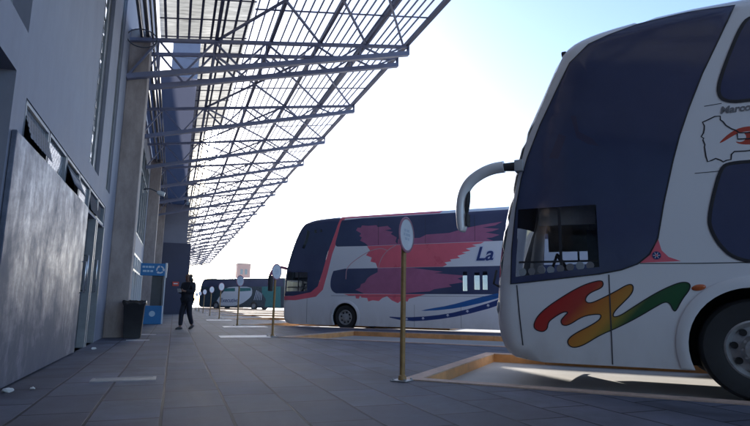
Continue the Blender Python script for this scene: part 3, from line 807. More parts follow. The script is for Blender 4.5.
def coach(name, label, origin, rz, sh, regions_left, regions_right, holes_left, holes_right, body_mat, ws_lo, ws_hi, arches, skirt, wheels, ws_mat='windscreen', cab=None, z_deck=2.2, far_skirt=None):
    root = tag(empty(name, origin, rz), label, 'bus')
    full = []
    for cx, cz, r_ in arches: full.append(arch(cx, cz, r_, skirt - .02))
    L = build_side(sh, 1, holes_left + full, regions_left, root, 'body', body_mat)
    far_skirt = far_skirt or skirt; fx0 = sh.sil[-2][0]  # unseen far skirt and underbody raised to let sun in beneath
    out = [p for p in sh.fine if p[1] > far_skirt + .02] ; out = [(out[0][0], far_skirt)] + out + [(out[-1][0], far_skirt)]
    Rr = build_side(sh, -1, holes_right + full, regions_right, root, 'body', body_mat, outline=out)
    body = L[-1]
    tmp = bpy.data.meshes.new('t'); Rr[-1].to_mesh(tmp); Rr[-1].free(); body.from_mesh(tmp)
    bpy.data.meshes.remove(tmp)
    ws = bmesh.new()
    NY = 8
    f = sh.fine; yw = HW - sh.r
    def P(p, j):
        u = -1 + 2 * j / NY
        bulge = .10 * (1 - u * u) if p[0] > f[0][0] - 2.2 and p[0] > 0 else .04 * (1 - u * u)
        a = math.atan2(p[1] - 2.2, (p[0] - (1.2 if p[0] > 0 else p[0])) + 1e-6)
        fwd = 1 if p[0] > .9 else 0
        return (p[0] + bulge * fwd * (0.9 if p[1] < 3.9 else .3), u * yw, p[1] + (0 if fwd else bulge * .6))
    for i in range(len(f) - 1):
        mid = ((f[i][0] + f[i + 1][0]) / 2, (f[i][1] + f[i + 1][1]) / 2)
        tgt = ws if (mid[0] > .9 and ws_lo < mid[1] < ws_hi) else body
        for j in range(NY):
            tgt.faces.new([tgt.verts.new(P(f[i], j)), tgt.verts.new(P(f[i], j + 1)), tgt.verts.new(P(f[i + 1], j + 1)), tgt.verts.new(P(f[i + 1], j))])
    for b_ in (body, ws):
        bmesh.ops.remove_doubles(b_, verts=b_.verts[:], dist=.0006)
        bmesh.ops.recalc_face_normals(b_, faces=b_.faces[:])
    from_bm('body', body, body_mat, root, smooth=True, sharp=40)
    from_bm('windscreen', ws, ws_mat, root, smooth=True, sharp=40)
    x0, x1 = min(p[0] for p in sh.sil), max(p[0] for p in sh.sil)
    bm = bmesh.new(); box(bm, x0 + .1, x1 - .7, -HW + .56, HW - .56, far_skirt + .10, far_skirt + .14)
    # wheel housings, open at the bottom
    for cx, cz, r_ in arches:
        for sd in (1, -1):
            pl = arch(cx, cz, r_ + .004, skirt + .0, 16)
            for (a, b) in zip(pl, pl[1:]):
                v = [bm.verts.new((p[0], sd * y_, p[1])) for p, y_ in ((a, HW - .002), (b, HW - .002), (b, HW - .55), (a, HW - .55))]; bm.faces.new(v)
            bm.faces.new([bm.verts.new((p[0], sd * (HW - .55), p[1])) for p in pl])
    from_bm('underbody', bm, 'black', root)
    for cx, r_, rimr in wheels:
        for sd in (1, -1): make_wheel(root, cx, r_, sd, rimr)
    # decks and bulkhead behind the driver
    bm = bmesh.new()
    box(bm, x0 + .3, x1 - .5, -HW + .06, HW - .06, z_deck, z_deck + .06)
    box(bm, .55, .60, -HW + .06, HW - .06, .6, z_deck); box(bm, x0 + .3, .62, -HW + .57, HW - .57, .80, .86); box(bm, .75, x1 - .45, -HW + .06, HW - .06, .80, .86)
    from_bm('cab_lining', bm, 'cab', root)
    return root

HEAD = R(135)                                          # coaches stand nose-in at 45 degrees to the platform
# --- coach 1: white with dark wrap-round glass and tricolour swoosh
front1 = [(2.05, .285), (2.24, .32), (2.345, .47), (2.392, .74), (2.376, 1.08), (2.337, 1.52), (2.27, 1.88), (2.193, 2.2), (2.119, 2.56), (2.03, 2.88), (1.80, 3.36), (1.545, 3.90), (1.42, 4.03), (1.24, 4.105), (1.0, 4.155), (.6, 4.20), (.1, 4.225)]
rear1 = [(-11.1, 4.22), (-11.4, 4.02), (-11.55, 3.5), (-11.6, 2.0), (-11.55, .5), (-11.4, .29)]
sh1 = Shell(smooth_open(front1, 1) + rear1, (-11.4, .285), (2.05, .285), .20)
wrap1 = [(-.27, 4.11), (.17, 4.14), (.66, 4.11), (.98, 4.03), (1.20, 3.955), (1.42, 3.757), (1.576, 3.459), (1.787, 3.041), (1.952, 2.644), (2.03, 2.406), (2.105, 2.049), (2.165, 1.56), (2.19, 1.153), (1.69, 1.206), (1.22, 1.258), (1.0, 1.30), (.84, 1.36), (.72, 1.46), (.63, 1.63), (.55, 2.0), (.43, 2.46), (.35, 2.726), (.24, 3.024), (.09, 3.384), (-.094, 3.752)]
drvr1 = [(2.11, 2.05), (.80, 2.05), (.80, .95), (2.20, .95)]
drv1 = [(2.075, 2.03), (1.22, 2.03), (1.22, 1.335), (2.13, 1.235)]
upw1 = smooth_closed([(-.42, 3.95), (-.31, 3.879), (-.139, 3.489), (-.05, 3.25), (-.04, 3.12), (-.09, 3.05), (-.25, 3.015), (-11.0, 3.0), (-11.2, 3.1), (-11.2, 3.9), (-11.0, 3.97)], 2)
low1 = smooth_closed([(-.30, 2.378), (-.08, 2.38), (.0, 2.34), (.085, 2.083), (.15, 1.82), (.145, 1.70), (.081, 1.535), (-.03, 1.40), (-.25, 1.345), (-10.6, 1.34), (-10.8, 1.45), (-10.8, 2.3), (-10.6, 2.38)], 2)
tri1 = [(.63, 1.625), (.604, 1.5), (.544, 1.428), (.433, 1.381), (.82, 1.371), (.72, 1.462)]
sw1 = smooth_closed([(1.955, .653), (1.919, .769), (1.802, .885), (1.598, 1.024), (1.442, 1.115), (1.312, 1.168), (1.206, 1.19), (1.188, 1.15), (1.211, 1.105), (1.317, 1.061), (1.37, 1.016), (1.386, .958), (1.332, .936), (1.195, 1.003), (1.069, 1.07), (.944, 1.148), (.893, 1.135), (.91, 1.048), (1.016, .939), (1.102, .851), (1.117, .794), (1.044, .809), (.919, .897), (.715, 1.036), (.557, 1.121), (.441, 1.167), (.368, 1.154), (.373, 1.091), (.454, .986), (.519, .86), (.544, .881), (.562, .944), (.606, .964), (.684, .921), (.886, .79), (1.091, .678), (1.258, .6), (1.43, .484), (1.537, .454), (1.591, .495), (1.58, .553), (1.487, .623), (1.357, .692), (1.25, .761), (1.226, .814), (1.267, .826), (1.415, .801), (1.569, .696), (1.634, .694), (1.654, .743), (1.608, .798), (1.562, .843), (1.627, .842), (1.763, .749), (1.787, .712), (1.798, .649), (1.858, .611)], 2)
MAT['swoosh'] = swoosh_mat('tricolour_swoosh_print', 2.52, 1.48)
birdA = smooth_closed([(.004, 2.596), (-.051, 2.656), (-.13, 2.717), (-.206, 2.747), (-.30, 2.75), (-.42, 2.72), (-.55, 2.66), (-.40, 2.69), (-.274, 2.70), (-.193, 2.695), (-.117, 2.658), (-.048, 2.616)], 1)
birdB = smooth_closed([(-.14, 2.605), (-.192, 2.589), (-.234, 2.61), (-.246, 2.652), (-.224, 2.685), (-.304, 2.70), (-.45, 2.67), (-.52, 2.62), (-.40, 2.55), (-.246, 2.557), (-.175, 2.573)], 1)
grey1 = [(2.09, 1.153), (2.10, .9), (2.09, .35), (2.30, .34), (2.42, .6), (2.42, 1.2), (2.30, 2.0), (2.16, 2.6), (2.06, 2.9), (1.83, 3.36), (1.57, 3.93), (1.45, 3.80), (1.576, 3.459), (1.787, 3.041), (1.952, 2.644), (2.03, 2.406), (2.105, 2.049), (2.165, 1.56), (2.19, 1.153)]
WZ1 = .51
org1 = (6.13, 4.79, ROAD)
winr = [(upw1, 'upper_window', 'bus_glass', .004), (low1, 'lower_window', 'bus_glass', .004)]
wse1 = [(2.60, 1.16), (2.545, 1.55), (2.48, 1.9), (2.40, 2.22), (2.32, 2.57), (2.23, 2.885), (2.00, 3.365), (1.75, 3.9), (1.515, 3.86), (1.745, 3.34), (1.965, 2.86), (2.05, 2.55), (2.125, 2.2), (2.20, 1.88), (2.265, 1.53), (2.31, 1.25)]
cur1 = [(1.44, 3.10), (1.385, 2.83), (1.27, 2.74), (1.15, 2.70), (1.22, 2.80), (1.36, 2.90), (1.38, 3.10)]
cur1b = [(1.70, 2.62), (1.58, 2.90), (1.50, 2.86), (1.60, 2.60)]
c1 = coach('coach', 'white double deck coach with tricolour swoosh and map outline, nose to the kerb at right', org1, HEAD, sh1,
           [(wrap1, 'wrap_window', 'bus_glass', .004), (wse1, 'windscreen_edge', 'windscreen', .002), (cur1, 'curtain', 'film', .004), (cur1b, 'curtain', 'film', .004)] + winr + [(tri1, 'red_corner_print', 'red'), (sw1, 'tricolour_swoosh', 'swoosh'), (birdA, 'bird_print', 'birdred'), (birdB, 'bird_print', 'birdred')],
           [(wrap1, 'wrap_window', 'bus_glass', .004)] + winr, [drv1], [drvr1], 'bus_white', 1.22, 3.98,
           [(-.17, WZ1, .60), (-6.3, WZ1, .60), (-7.65, WZ1, .60)], .285,
           [(-.17, .50, .29), (-6.3, .50, .29), (-7.65, .50, .29)], far_skirt=.60)
def driver_cab(root, sh, win, winr):
    for sd, wn in ((1, win), (-1, winr)):
        bm = bmesh.new(); bm.faces.new([bm.verts.new(sh.pos(p, sd, -.012)) for p in wn])
        from_bm('cab_window', bm, 'cabglass' if sd > 0 else 'clear', root)
    za = min(p[1] for p in win); zh = max(p[1] for p in win)
    xa = min(p[0] for p in win); xb = max(p[0] for p in win)
    bm = bmesh.new(); box(bm, xb - .42, xb - .02, -1.05, 1.05, .87, za + .02); bev(bm, .04, 2); from_bm('dashboard', bm, 'cab', root, smooth=True, sharp=50)
    for yc, nm in ((.62, 'driver_seat'), (-.62, 'crew_seat')):
        bm = bmesh.new(); box(bm, xa + .12, xa + .55, yc - .24, yc + .24, 1.05, 1.2); box(bm, xa + .02, xa + .14, yc - .23, yc + .23, 1.2, zh - .22); box(bm, xa + .03, xa + .12, yc - .13, yc + .13, zh - .2, zh - .02)
        from_bm(nm, bm, 'seat', root)
    bm = bmesh.new(); n = 20
    ring = [Vector((xb - .50 + .10 * math.sin(i * math.tau / n), .62 + .22 * math.cos(i * math.tau / n), za + .13 + .18 * math.sin(i * math.tau / n))) for i in range(n + 1)]
    tube(bm, ring, .016, 6); bar(bm, ring[0], ring[n // 2], .02); bar(bm, ring[n // 4], (xb - .25, .62, za - .1), .03)
    from_bm('steering_wheel', bm, 'cab', root, smooth=True)
    bm = bmesh.new(); box(bm, xa + .05, xb - .10, -1.02, -.98, zh - .30, zh + .1); box(bm, xa + .02, xb - .26, 1.10, 1.12, zh - .19, zh + .1)
    from_bm('sun_blind', bm, 'cloth', root)
    for sd in (1, -1):
        bm = bmesh.new(); bar(bm, (xa + .40, sd * (HW - .02), za + .02), (xa + .40, sd * (HW - .02), zh - .01), .03); bar(bm, (xa + .02, sd * (HW - .02), za + .17), (xb - .04, sd * (HW - .02), za + .17), .022)
        from_bm('window_bar', bm, 'ink', root)
driver_cab(c1, sh1, drv1, drvr1)
# row of round stickers along the foot of the driver window
for i in range(8):
    bm = bmesh.new(); x = 2.05 - i * .105; z = 1.29 + i * .009 + random.uniform(-.012, .012)
    lathe(bm, [(.042 + random.uniform(-.008, .008), HW - .002), (.042, HW + .003)], 18, c=(x, 0, z)); from_bm('window_sticker', bm, 'grey_txt' if i % 3 else 'sticker', c1)
ribbon(sh1, sw1, .011, 'ink', 'swoosh_outline', c1, closed=True, off=.003)
map1 = [(.127, 2.847), (.057, 2.875), (.013, 2.895), (-.037, 2.892), (-.033, 2.852), (-.056, 2.828), (-.078, 2.785), (-.124, 2.742), (-.163, 2.719), (-.188, 2.69), (-.30, 2.68), (-.36, 2.62), (-.46, 2.60), (-.50, 2.50), (-.42, 2.46), (-.33, 2.50), (-.253, 2.493), (-.224, 2.492), (-.128, 2.497), (-.101, 2.47), (-.092, 2.415), (-.055, 2.412), (-.022, 2.398), (.0, 2.42), (.041, 2.441), (.076, 2.425), (.115, 2.413), (.126, 2.474), (.131, 2.576), (.125, 2.60), (.139, 2.655), (.130, 2.67), (.151, 2.691), (.128, 2.729), (.118, 2.77), (.114, 2.804)]
ribbon(sh1, map1, .013, 'ink', 'map_outline', c1, closed=True, off=.003)
ribbon(sh1, [(-.168, 2.685), (-.168, 2.625), (-.28, 2.618)], .013, 'ink', 'map_border', c1, off=.005)
text_mesh('lettering', 'Marcopolo', .105, 'grey_txt', c1, (-.035, HW + .003, 2.918), shear=.25, bold=.0035, slope=R(0.5))
for wn in (upw1, low1):
    ribbon(sh1, wn, .035, 'ink', 'window_seal', c1, closed=True, off=.006)
ribbon(sh1, wrap1, .014, 'ink', 'window_seal', c1, closed=True, off=.006)
ribbon(sh1, [(2.12, 1.14), (2.10, .8), (2.06, .30)], .014, 'seam', 'panel_seam', c1)
ribbon(sh1, [(1.13, 1.25), (1.145, .30)], .012, 'seam', 'panel_seam', c1)
ribbon(sh1, [(.82, 1.365), (.3, 1.355), (-11.2, 1.345)], .010, 'seam', 'panel_seam', c1, off=.002)
ribbon(sh1, [(.33, 2.66), (-11.2, 2.66)], .008, 'seam', 'panel_seam', c1, off=.002) if False else None
for a in ([(.24, 2.30), (-.05, 2.305)], [(.10, 3.02), (-.06, 3.03)]): ribbon(sh1, a, .008, 'seam', 'panel_seam', c1, off=.002)
# star ornament on the red corner
bm = bmesh.new(); lathe(bm, [(.042, HW + .002), (.042, HW + .004)], 24, c=(.655, 0, 1.447)); from_bm('ornament_ring', bm, 'navy', c1)
bm = bmesh.new()
for k in range(6):
    a = k * math.tau / 6; bar(bm, (.655, HW + .0052, 1.447), (.655 + .034 * math.cos(a), HW + .0052, 1.447 + .034 * math.sin(a)), .008, .002, up=(0, 1, 0))
from_bm('ornament_star', bm, 'star', c1)
bm = bmesh.new(); lathe(bm, [(.011, HW + .006), (.011, HW + .008)], 12, c=(.655, 0, 1.447)); from_bm('ornament_centre', bm, 'red', c1)
# amber marker lamp
bm = bmesh.new(); bmesh.ops.create_uvsphere(bm, u_segments=20, v_segments=12, radius=1)
for v in bm.verts: v.co = Vector((.295 + v.co.x * .065, HW + v.co.y * .022, 1.108 + v.co.z * .032 - v.co.x * .01))
from_bm('marker_lamp', bm, 'amber', c1, smooth=True)
# flared wheel-arch lips
def arch_lips(root, arches, skirt, wlip=.10, mat='bus_white'):
    for cx, cz, r_ in arches:
        for sd in (1, -1):
            bm = bmesh.new(); a = arch(cx, cz, r_, skirt, 26); b = arch(cx, cz, r_ + wlip, skirt, 26); R3 = []
            for p, q_ in zip(a, b):
                m_ = ((p[0] + q_[0]) / 2, (p[1] + q_[1]) / 2)
                R3.append([bm.verts.new(v) for v in ((p[0], sd * (HW - .05), p[1]), (p[0], sd * (HW + .022), p[1]), (m_[0], sd * (HW + .03), m_[1]), (q_[0], sd * (HW + .012), q_[1]), (q_[0], sd * (HW - .004), q_[1]))])
            for u, v in zip(R3, R3[1:]):
                for k in range(4): bm.faces.new((u[k], u[k + 1], v[k + 1], v[k]))
            bmesh.ops.recalc_face_normals(bm, faces=bm.faces[:])
            from_bm('wheel_arch_lip', bm, mat, root, smooth=True, sharp=60)
arch_lips(c1, [(-.17, WZ1, .60)], .30, .11)
# mirror: hinge on the corner post, curved arm hanging forward, glass on its inner face
bm = bmesh.new(); box(bm, 2.00, 2.10, HW - .14, HW + .045, 2.49, 2.63); bev(bm, .012, 2); from_bm('mirror_hinge', bm, 'bus_grey', c1, smooth=True, sharp=40)
mr = bpy.data.objects.new('mirror', None); link(mr, c1); mr.location = (0, HW - .02, 0)
bm = bmesh.new(); tube(bm, [(2.08, 0, 2.56), (2.24, .0, 2.565)], [.06, .05], 12); from_bm('mirror_joint', bm, 'cab', mr, smooth=True, sharp=40)
mp = smooth_open([(2.23, 2.57), (2.37, 2.563), (2.514, 2.515), (2.663, 2.42), (2.745, 2.286), (2.778, 2.11), (2.774, 1.934), (2.762, 1.80)], 2)
bm = bmesh.new(); rings = []
for i, p in enumerate(mp):
    a, b = mp[max(0, i - 1)], mp[min(len(mp) - 1, i + 1)]; l = math.dist(a, b); nx, nz = -(b[1] - a[1]) / l, (b[0] - a[0]) / l
    t_ = i / (len(mp) - 1); hw = (.072 - .012 * t_ if t_ < .9 else .061 - (t_ - .9) * .35)
    ring = []
    for k in range(14):
        an = k * math.tau / 14; ring.append(bm.verts.new((p[0] + nx * hw * math.cos(an), .09 * math.sin(an), p[1] + nz * hw * math.cos(an))))
    rings.append(ring)
for a, b in zip(rings, rings[1:]):
    for k in range(14): bm.faces.new((a[k], a[(k + 1) % 14], b[(k + 1) % 14], b[k]))
bm.faces.new(rings[0][::-1]); bm.faces.new(rings[-1])
bmesh.ops.recalc_face_normals(bm, faces=bm.faces[:])
from_bm('mirror_housing', bm, 'bus_white', mr, smooth=True, sharp=50)
bm = bmesh.new(); lathe(bm, [(.005, -.012), (.06, -.008), (.065, 0), (.06, .01), (.005, .012)], 20, axis='X', c=(0, 0, 0))
for v in bm.verts: v.co = Vector((2.685 + v.co.x + v.co.z * -.3, v.co.y * 1.1, 2.16 + v.co.z * 2.3))
from_bm('mirror_glass', bm, 'cab', mr, smooth=True)
bm = bmesh.new(); box(bm, 2.682, 2.70, -.07, .07, 1.86, 2.02); bev(bm, .006, 1); from_bm('wide_angle_glass', bm, 'cab', mr)
# small details low on the nose
bm = bmesh.new(); bmesh.ops.create_uvsphere(bm, u_segments=16, v_segments=10, radius=1)
for v in bm.verts: v.co = Vector((2.345 + v.co.x * .05, HW - .18 + v.co.y * .10, .88 + v.co.z * .11))
from_bm('headlamp', bm, 'headlamp', c1, smooth=True)
bm = bmesh.new(); tube(bm, [(2.36, HW - .15, 1.13), (2.40, HW - .05, 1.16), (2.36, HW - .05, 1.32)], .014); from_bm('wiper_arm', bm, 'cab', c1, smooth=True)
bm = bmesh.new(); box(bm, 1.46, 1.52, HW - .20, HW - .12, 3.92, 3.975); bev(bm, .01, 1); from_bm('roof_lamp', bm, 'cab', c1)

# --- coach 2: white and red coach with ragged red splash
front2 = [(2.45, .15), (2.60, .20), (2.675, .32), (2.71, .57), (2.705, 1.25), (2.68, 2.04), (2.50, 2.70), (2.22, 3.44), (1.95, 3.86), (1.70, 3.965), (1.31, 4.04), (.8, 4.07), (.26, 4.08)]
rear2 = [(-11.0, 4.07), (-11.3, 3.9), (-11.45, 3.3), (-11.5, 2.0), (-11.45, .4), (-11.3, .17)]
sh2 = Shell(smooth_open(front2, 1) + rear2, (-11.3, .16), (2.45, .15), .20)
dark2 = [(.31, 4.004), (.705, 4.02), (1.257, 3.99), (1.634, 3.93), (1.858, 3.82), (2.134, 3.42), (2.417, 2.683), (2.599, 2.039), (2.622, 1.179), (2.225, 1.18), (1.464, 1.311), (1.172, 1.524), (.991, 2.034), (.767, 2.802), (.492, 3.483)]
redst2 = [(.25, 4.035), (.096, 4.03), (.323, 3.372), (.597, 2.694), (.773, 2.014), (.951, 1.405), (1.239, 1.151), (2.114, 1.017), (2.66, 1.02), (2.67, 1.165), (2.225, 1.18), (1.464, 1.311), (1.172, 1.524), (.991, 2.034), (.767, 2.802), (.492, 3.483), (.31, 4.004)]
roofred2 = [(.25, 4.062), (.11, 3.98), (-3.5, 3.965), (-3.6, 4.065)]
uw2 = smooth_closed([(.211, 3.955), (-3.17, 3.945), (-10.6, 3.945), (-10.8, 3.9), (-10.8, 3.0), (-10.6, 2.95), (-3.0, 2.945), (.36, 2.944), (.47, 3.0), (.475, 3.1), (.40, 3.35), (.28, 3.8)], 1)
lw2 = smooth_closed([(.50, 2.15), (-1.227, 2.15), (-10.2, 2.15), (-10.4, 2.05), (-10.4, 1.3), (-10.2, 1.26), (.36, 1.255), (.53, 1.33), (.62, 1.45), (.645, 1.6), (.62, 1.85)], 1)
redbody2 = [(-.806, 2.935), (-5.0, 2.935), (-4.9, 2.88), (-4.6, 2.85), (-4.75, 2.80), (-4.391, 2.73), (-4.55, 2.66), (-4.25, 2.61), (-4.40, 2.58), (-4.1, 2.50), (-4.2, 2.43), (-3.85, 2.39), (-3.9, 2.33), (-3.662, 2.296), (-3.75, 2.22), (-3.603, 2.155), (-1.227, 2.16), (-1.153, 2.332), (-.952, 2.386), (-.996, 2.525), (-.765, 2.614), (-.928, 2.776)]
mup2 = [(-.425, 3.616), (-.55, 3.61), (-.60, 3.69), (-.85, 3.66), (-1.168, 3.67), (-1.22, 3.60), (-1.6, 3.62), (-1.75, 3.5), (-1.5, 3.47), (-1.80, 3.40), (-1.72, 3.33), (-1.95, 3.2), (-1.9, 3.05), (-2.0, 2.945), (-.857, 2.945), (-.716, 3.054), (-.528, 3.145), (-.60, 3.25), (-.50, 3.31), (-.571, 3.40), (-.36, 3.52)]
mup2b = [(-1.98, 2.947), (-2.0, 3.144), (-2.798, 3.151), (-3.034, 3.253), (-3.842, 3.273), (-4.403, 3.412), (-4.95, 3.493), (-5.6, 3.56), (-5.375, 3.45), (-4.947, 3.40), (-5.5, 3.33), (-5.264, 3.26), (-5.051, 3.24), (-5.5, 3.14), (-5.259, 3.06), (-5.068, 3.05), (-5.3, 2.947)]
mlo2 = [(-.745, 1.262), (-.375, 1.40), (-.55, 1.47), (-.60, 1.60), (-.739, 1.645), (-.84, 1.80), (-.964, 1.888), (-1.234, 2.008), (-1.232, 2.148), (-2.15, 2.148), (-2.15, 1.262)]
mlo2b = [(-2.14, 2.148), (-2.5, 2.14), (-2.796, 2.10), (-3.602, 1.99), (-3.3, 1.95), (-4.4, 1.85), (-4.1, 1.76), (-4.35, 1.65), (-3.8, 1.57), (-3.9, 1.50), (-3.3, 1.42), (-3.141, 1.348), (-2.6, 1.31), (-2.14, 1.27)]
drip2 = [(.091, 1.251), (-3.0, 1.25), (-2.7, 1.17), (-2.4, 1.10), (-2.35, 1.0), (-2.15, 1.05), (-2.0, .95), (-1.774, 1.043), (-1.6, 1.18), (-1.422, 1.12), (-1.29, 1.015), (-1.05, 1.04), (-.886, .995), (-.839, 1.116), (-.62, 1.13), (-.563, 1.196), (-.519, 1.09), (-.40, 1.10), (-.378, 1.20), (-.146, 1.186)]
bl2a = smooth_closed([(-2.75, .69), (-3.1, .775), (-3.814, .893), (-4.687, 1.131), (-5.6, 1.34), (-5.6, 1.19), (-4.576, .903), (-3.702, .755)], 1)
bl2b = smooth_closed([(-1.5, .50), (-2.265, .475), (-3.251, .547), (-4.142, .70), (-5.367, 1.064), (-6.4, 1.5), (-6.4, 1.30), (-5.362, .882), (-4.248, .577), (-3.25, .409), (-2.324, .345)], 1)
drvr2 = [(2.56, 2.06), (1.62, 2.06), (1.62, .9), (2.60, .9)]
qd = lambda a, b, c, d_: [(a, c), (b, c), (b, d_), (a, d_)]
panes2 = [qd(-4.42, -4.28, 1.36, 1.98), qd(-4.83, -4.66, 1.40, 1.95), qd(-5.08, -4.93, 1.40, 1.98), [(1.70, 3.62), (1.57, 3.58), (1.66, 3.2), (1.80, 2.92), (1.90, 2.96), (1.76, 3.25)], qd(1.28, 1.38, 3.50, 3.62), qd(1.05, 1.13, 3.52, 3.62)]
panesr2 = [qd(-4.85, -3.4, 1.35, 2.0), [(2.45, 2.72), (1.5, 2.72), (1.5, 3.72), (1.85, 3.72)]]
drv2 = [(2.494, 2.055), (1.62, 2.045), (1.62, 1.36), (2.524, 1.336)]
org2 = (6.63, 19.54, ROAD)
reg2 = [(dark2, 'wrap_window', 'bus_glass2', .004), (redst2, 'red_stripe', 'red'), (roofred2, 'roof_stripe', 'red'), (uw2, 'upper_window', 'bus_glass2', .003), (lw2, 'lower_window', 'bus_glass2', .003), (redbody2, 'red_splash', 'red'),
        (mup2, 'window_splash', 'mauve', .003), (mup2b, 'window_splash', 'mauve', .003), (mlo2, 'window_splash', 'mauve', .003), (mlo2b, 'window_splash', 'mauve', .003), (drip2, 'red_drips', 'red'), (bl2a, 'blue_swoosh', 'blue'), (bl2b, 'navy_swoosh', 'navy')]
c2 = coach('coach', 'white double deck coach with ragged red splash and starred blue swoosh, second from the camera', org2, HEAD, sh2, reg2, reg2[:1] + reg2[3:5], [drv2] + panes2, [drvr2] + panesr2, 'bus_white', 1.05, 3.93,
           [(.03, .44, .50), (-6.1, .44, .50), (-7.4, .44, .50)], .155, [(.03, .43, .26), (-6.1, .43, .26), (-7.4, .43, .26)], far_skirt=.5)
driver_cab(c2, sh2, drv2, drvr2)
arch_lips(c2, [(.03, .44, .50)], .17, .10)
for ln in ([(.009, 1.774), (-.0, 2.192), (-.446, 2.518), (-.951, 2.779), (-1.359, 2.849), (-1.584, 2.759)], [(-1.259, 2.154), (-1.345, 2.455), (-1.584, 2.759), (-1.911, 2.925)]):
    ribbon(sh2, smooth_open(ln, 2), .028, 'pink', 'pale_line', c2, off=.006)
for x, z in ((-2.324, .425), (-2.908, .465), (-3.755, .58), (-4.412, .72), (-5.083, .91), (-5.7, 1.12)):
    bm = bmesh.new(); c0 = bm.verts.new((x, HW + .005, z)); rr = [bm.verts.new((x + (.062 if k % 2 else .026) * math.cos(k * math.tau / 10 + .3), HW + .005, z + (.062 if k % 2 else .026) * math.sin(k * math.tau / 10 + .3))) for k in range(10)]
    for k in range(10): bm.faces.new((c0, rr[k], rr[(k + 1) % 10]))
    from_bm('star', bm, 'star', c2)
text_mesh('lettering_outline', 'La', .62, 'star', c2, (-4.70, HW + .005, 2.34), shear=.3, bold=.045)
text_mesh('lettering', 'La', .62, 'navy', c2, (-4.70, HW + .008, 2.34), shear=.3, bold=.012)
for sd, pl in [(1, p) for p in panes2] + [(-1, p) for p in panesr2]:
    bm = bmesh.new(); bm.faces.new([bm.verts.new(sh2.pos(p, sd, -.01)) for p in pl]); from_bm('clear_pane', bm, 'tinted', c2)
ribbon(sh2, [(1.61, 1.08), (1.60, .20)], .012, 'seam', 'panel_seam', c2); ribbon(sh2, [(.6, 1.19), (-11, 1.19)], .010, 'seam', 'panel_seam', c2, off=.002)
for x in (-2.6, -4.2): ribbon(sh2, [(x, .9), (x, .18)], .009, 'seam', 'panel_seam', c2, off=.002)
for x in (-1.25, -3.0, -4.7, -6.4): ribbon(sh2, [(x, 3.94), (x, 2.96)], .012, 'ink', 'window_seam', c2, off=.005)
mr = bpy.data.objects.new('mirror', None); link(mr, c2); mr.location = (0, HW - .12, 0)
bm = bmesh.new(); tube(bm, [(p[0], 0, p[1]) for p in smooth_open([(2.62, 2.20), (2.95, 2.28), (3.25, 2.20), (3.40, 1.95), (3.42, 1.62)], 2)], .055, 10); from_bm('mirror_arm', bm, 'mauve', mr, smooth=True)
bm = bmesh.new(); box(bm, 3.30, 3.40, -.11, .11, 1.35, 1.95); bev(bm, .03, 2); from_bm('mirror_housing', bm, 'cab', mr, smooth=True, sharp=50)

# --- coach 3: far teal coach with white flash
sc3 = 1.36
front3 = [(2.6, .28), (2.8, .35), (2.9, .8), (2.88, 2.4), (2.75, 3.2), (2.45, 3.9), (2.2, 4.05), (1.7, 4.09)]
rear3 = [(-10.6, 4.08), (-10.9, 3.9), (-11.1, 2.0), (-11.0, .4), (-10.8, .29)]
sh3 = Shell(smooth_open(front3, 1) + rear3, (-10.8, .28), (2.6, .28), .20)
S3 = lambda pl: [(x * sc3, z * sc3) for x, z in pl]
band3 = [(2.5, 3.85), (-10.7, 3.85), (-10.7, 3.0), (2.7, 3.0)]
wh3 = smooth_closed(S3([(.019, .36), (-.266, 1.016), (-.963, 1.735), (-1.349, 2.126), (-2.327, 2.2), (-4.254, 2.18), (-4.438, 1.745), (-4.312, 1.239), (-3.553, .727), (-2.931, .466), (-2.295, .33)]), 1)
w31 = S3([(-.98, 2.03), (-2.334, 2.08), (-2.35, 1.76), (-1.0, 1.735)]); w32 = S3([(-2.82, 2.08), (-4.22, 2.08), (-4.25, 1.80), (-2.846, 1.74)])
grn3 = S3([(-5.508, 2.2), (-7.637, 2.2), (-7.727, .284), (-5.918, .319), (-6.032, 1.002), (-5.537, 1.623)])
zeb = [[(-6.3 - .28 * i, 1.25), (-6.38 - .28 * i, 1.25), (-6.75 - .2 * i, 2.5 - .1 * i), (-6.66 - .2 * i, 2.55 - .1 * i)] for i in range(5)]
reg3 = [(band3, 'upper_window', 'bus_glass', .003), (grn3, 'teal_panel', 'teal'), (wh3, 'white_flash', 'bus_white'), (w31, 'lower_window', 'teal', .003), (w32, 'lower_window', 'teal', .003)] + [(z_, 'pale_streak', 'star') for z_ in zeb]
c3 = coach('coach', 'dark teal coach with white flash and lettering, farthest along the platform', (5.2 + .9, 77.2, ROAD), HEAD, sh3, reg3, reg3[:1], [], [], 'teal_dark', 1.2, 3.95,
           [(-.1, .51, .57), (-6.3, .51, .57)], .285, [(-.1, .5, .29), (-6.3, .5, .29)])
text_mesh('lettering', 'Executivo', .78, 'navy', c3, (-.80, HW + .006, .95), shear=.15, bold=.01)

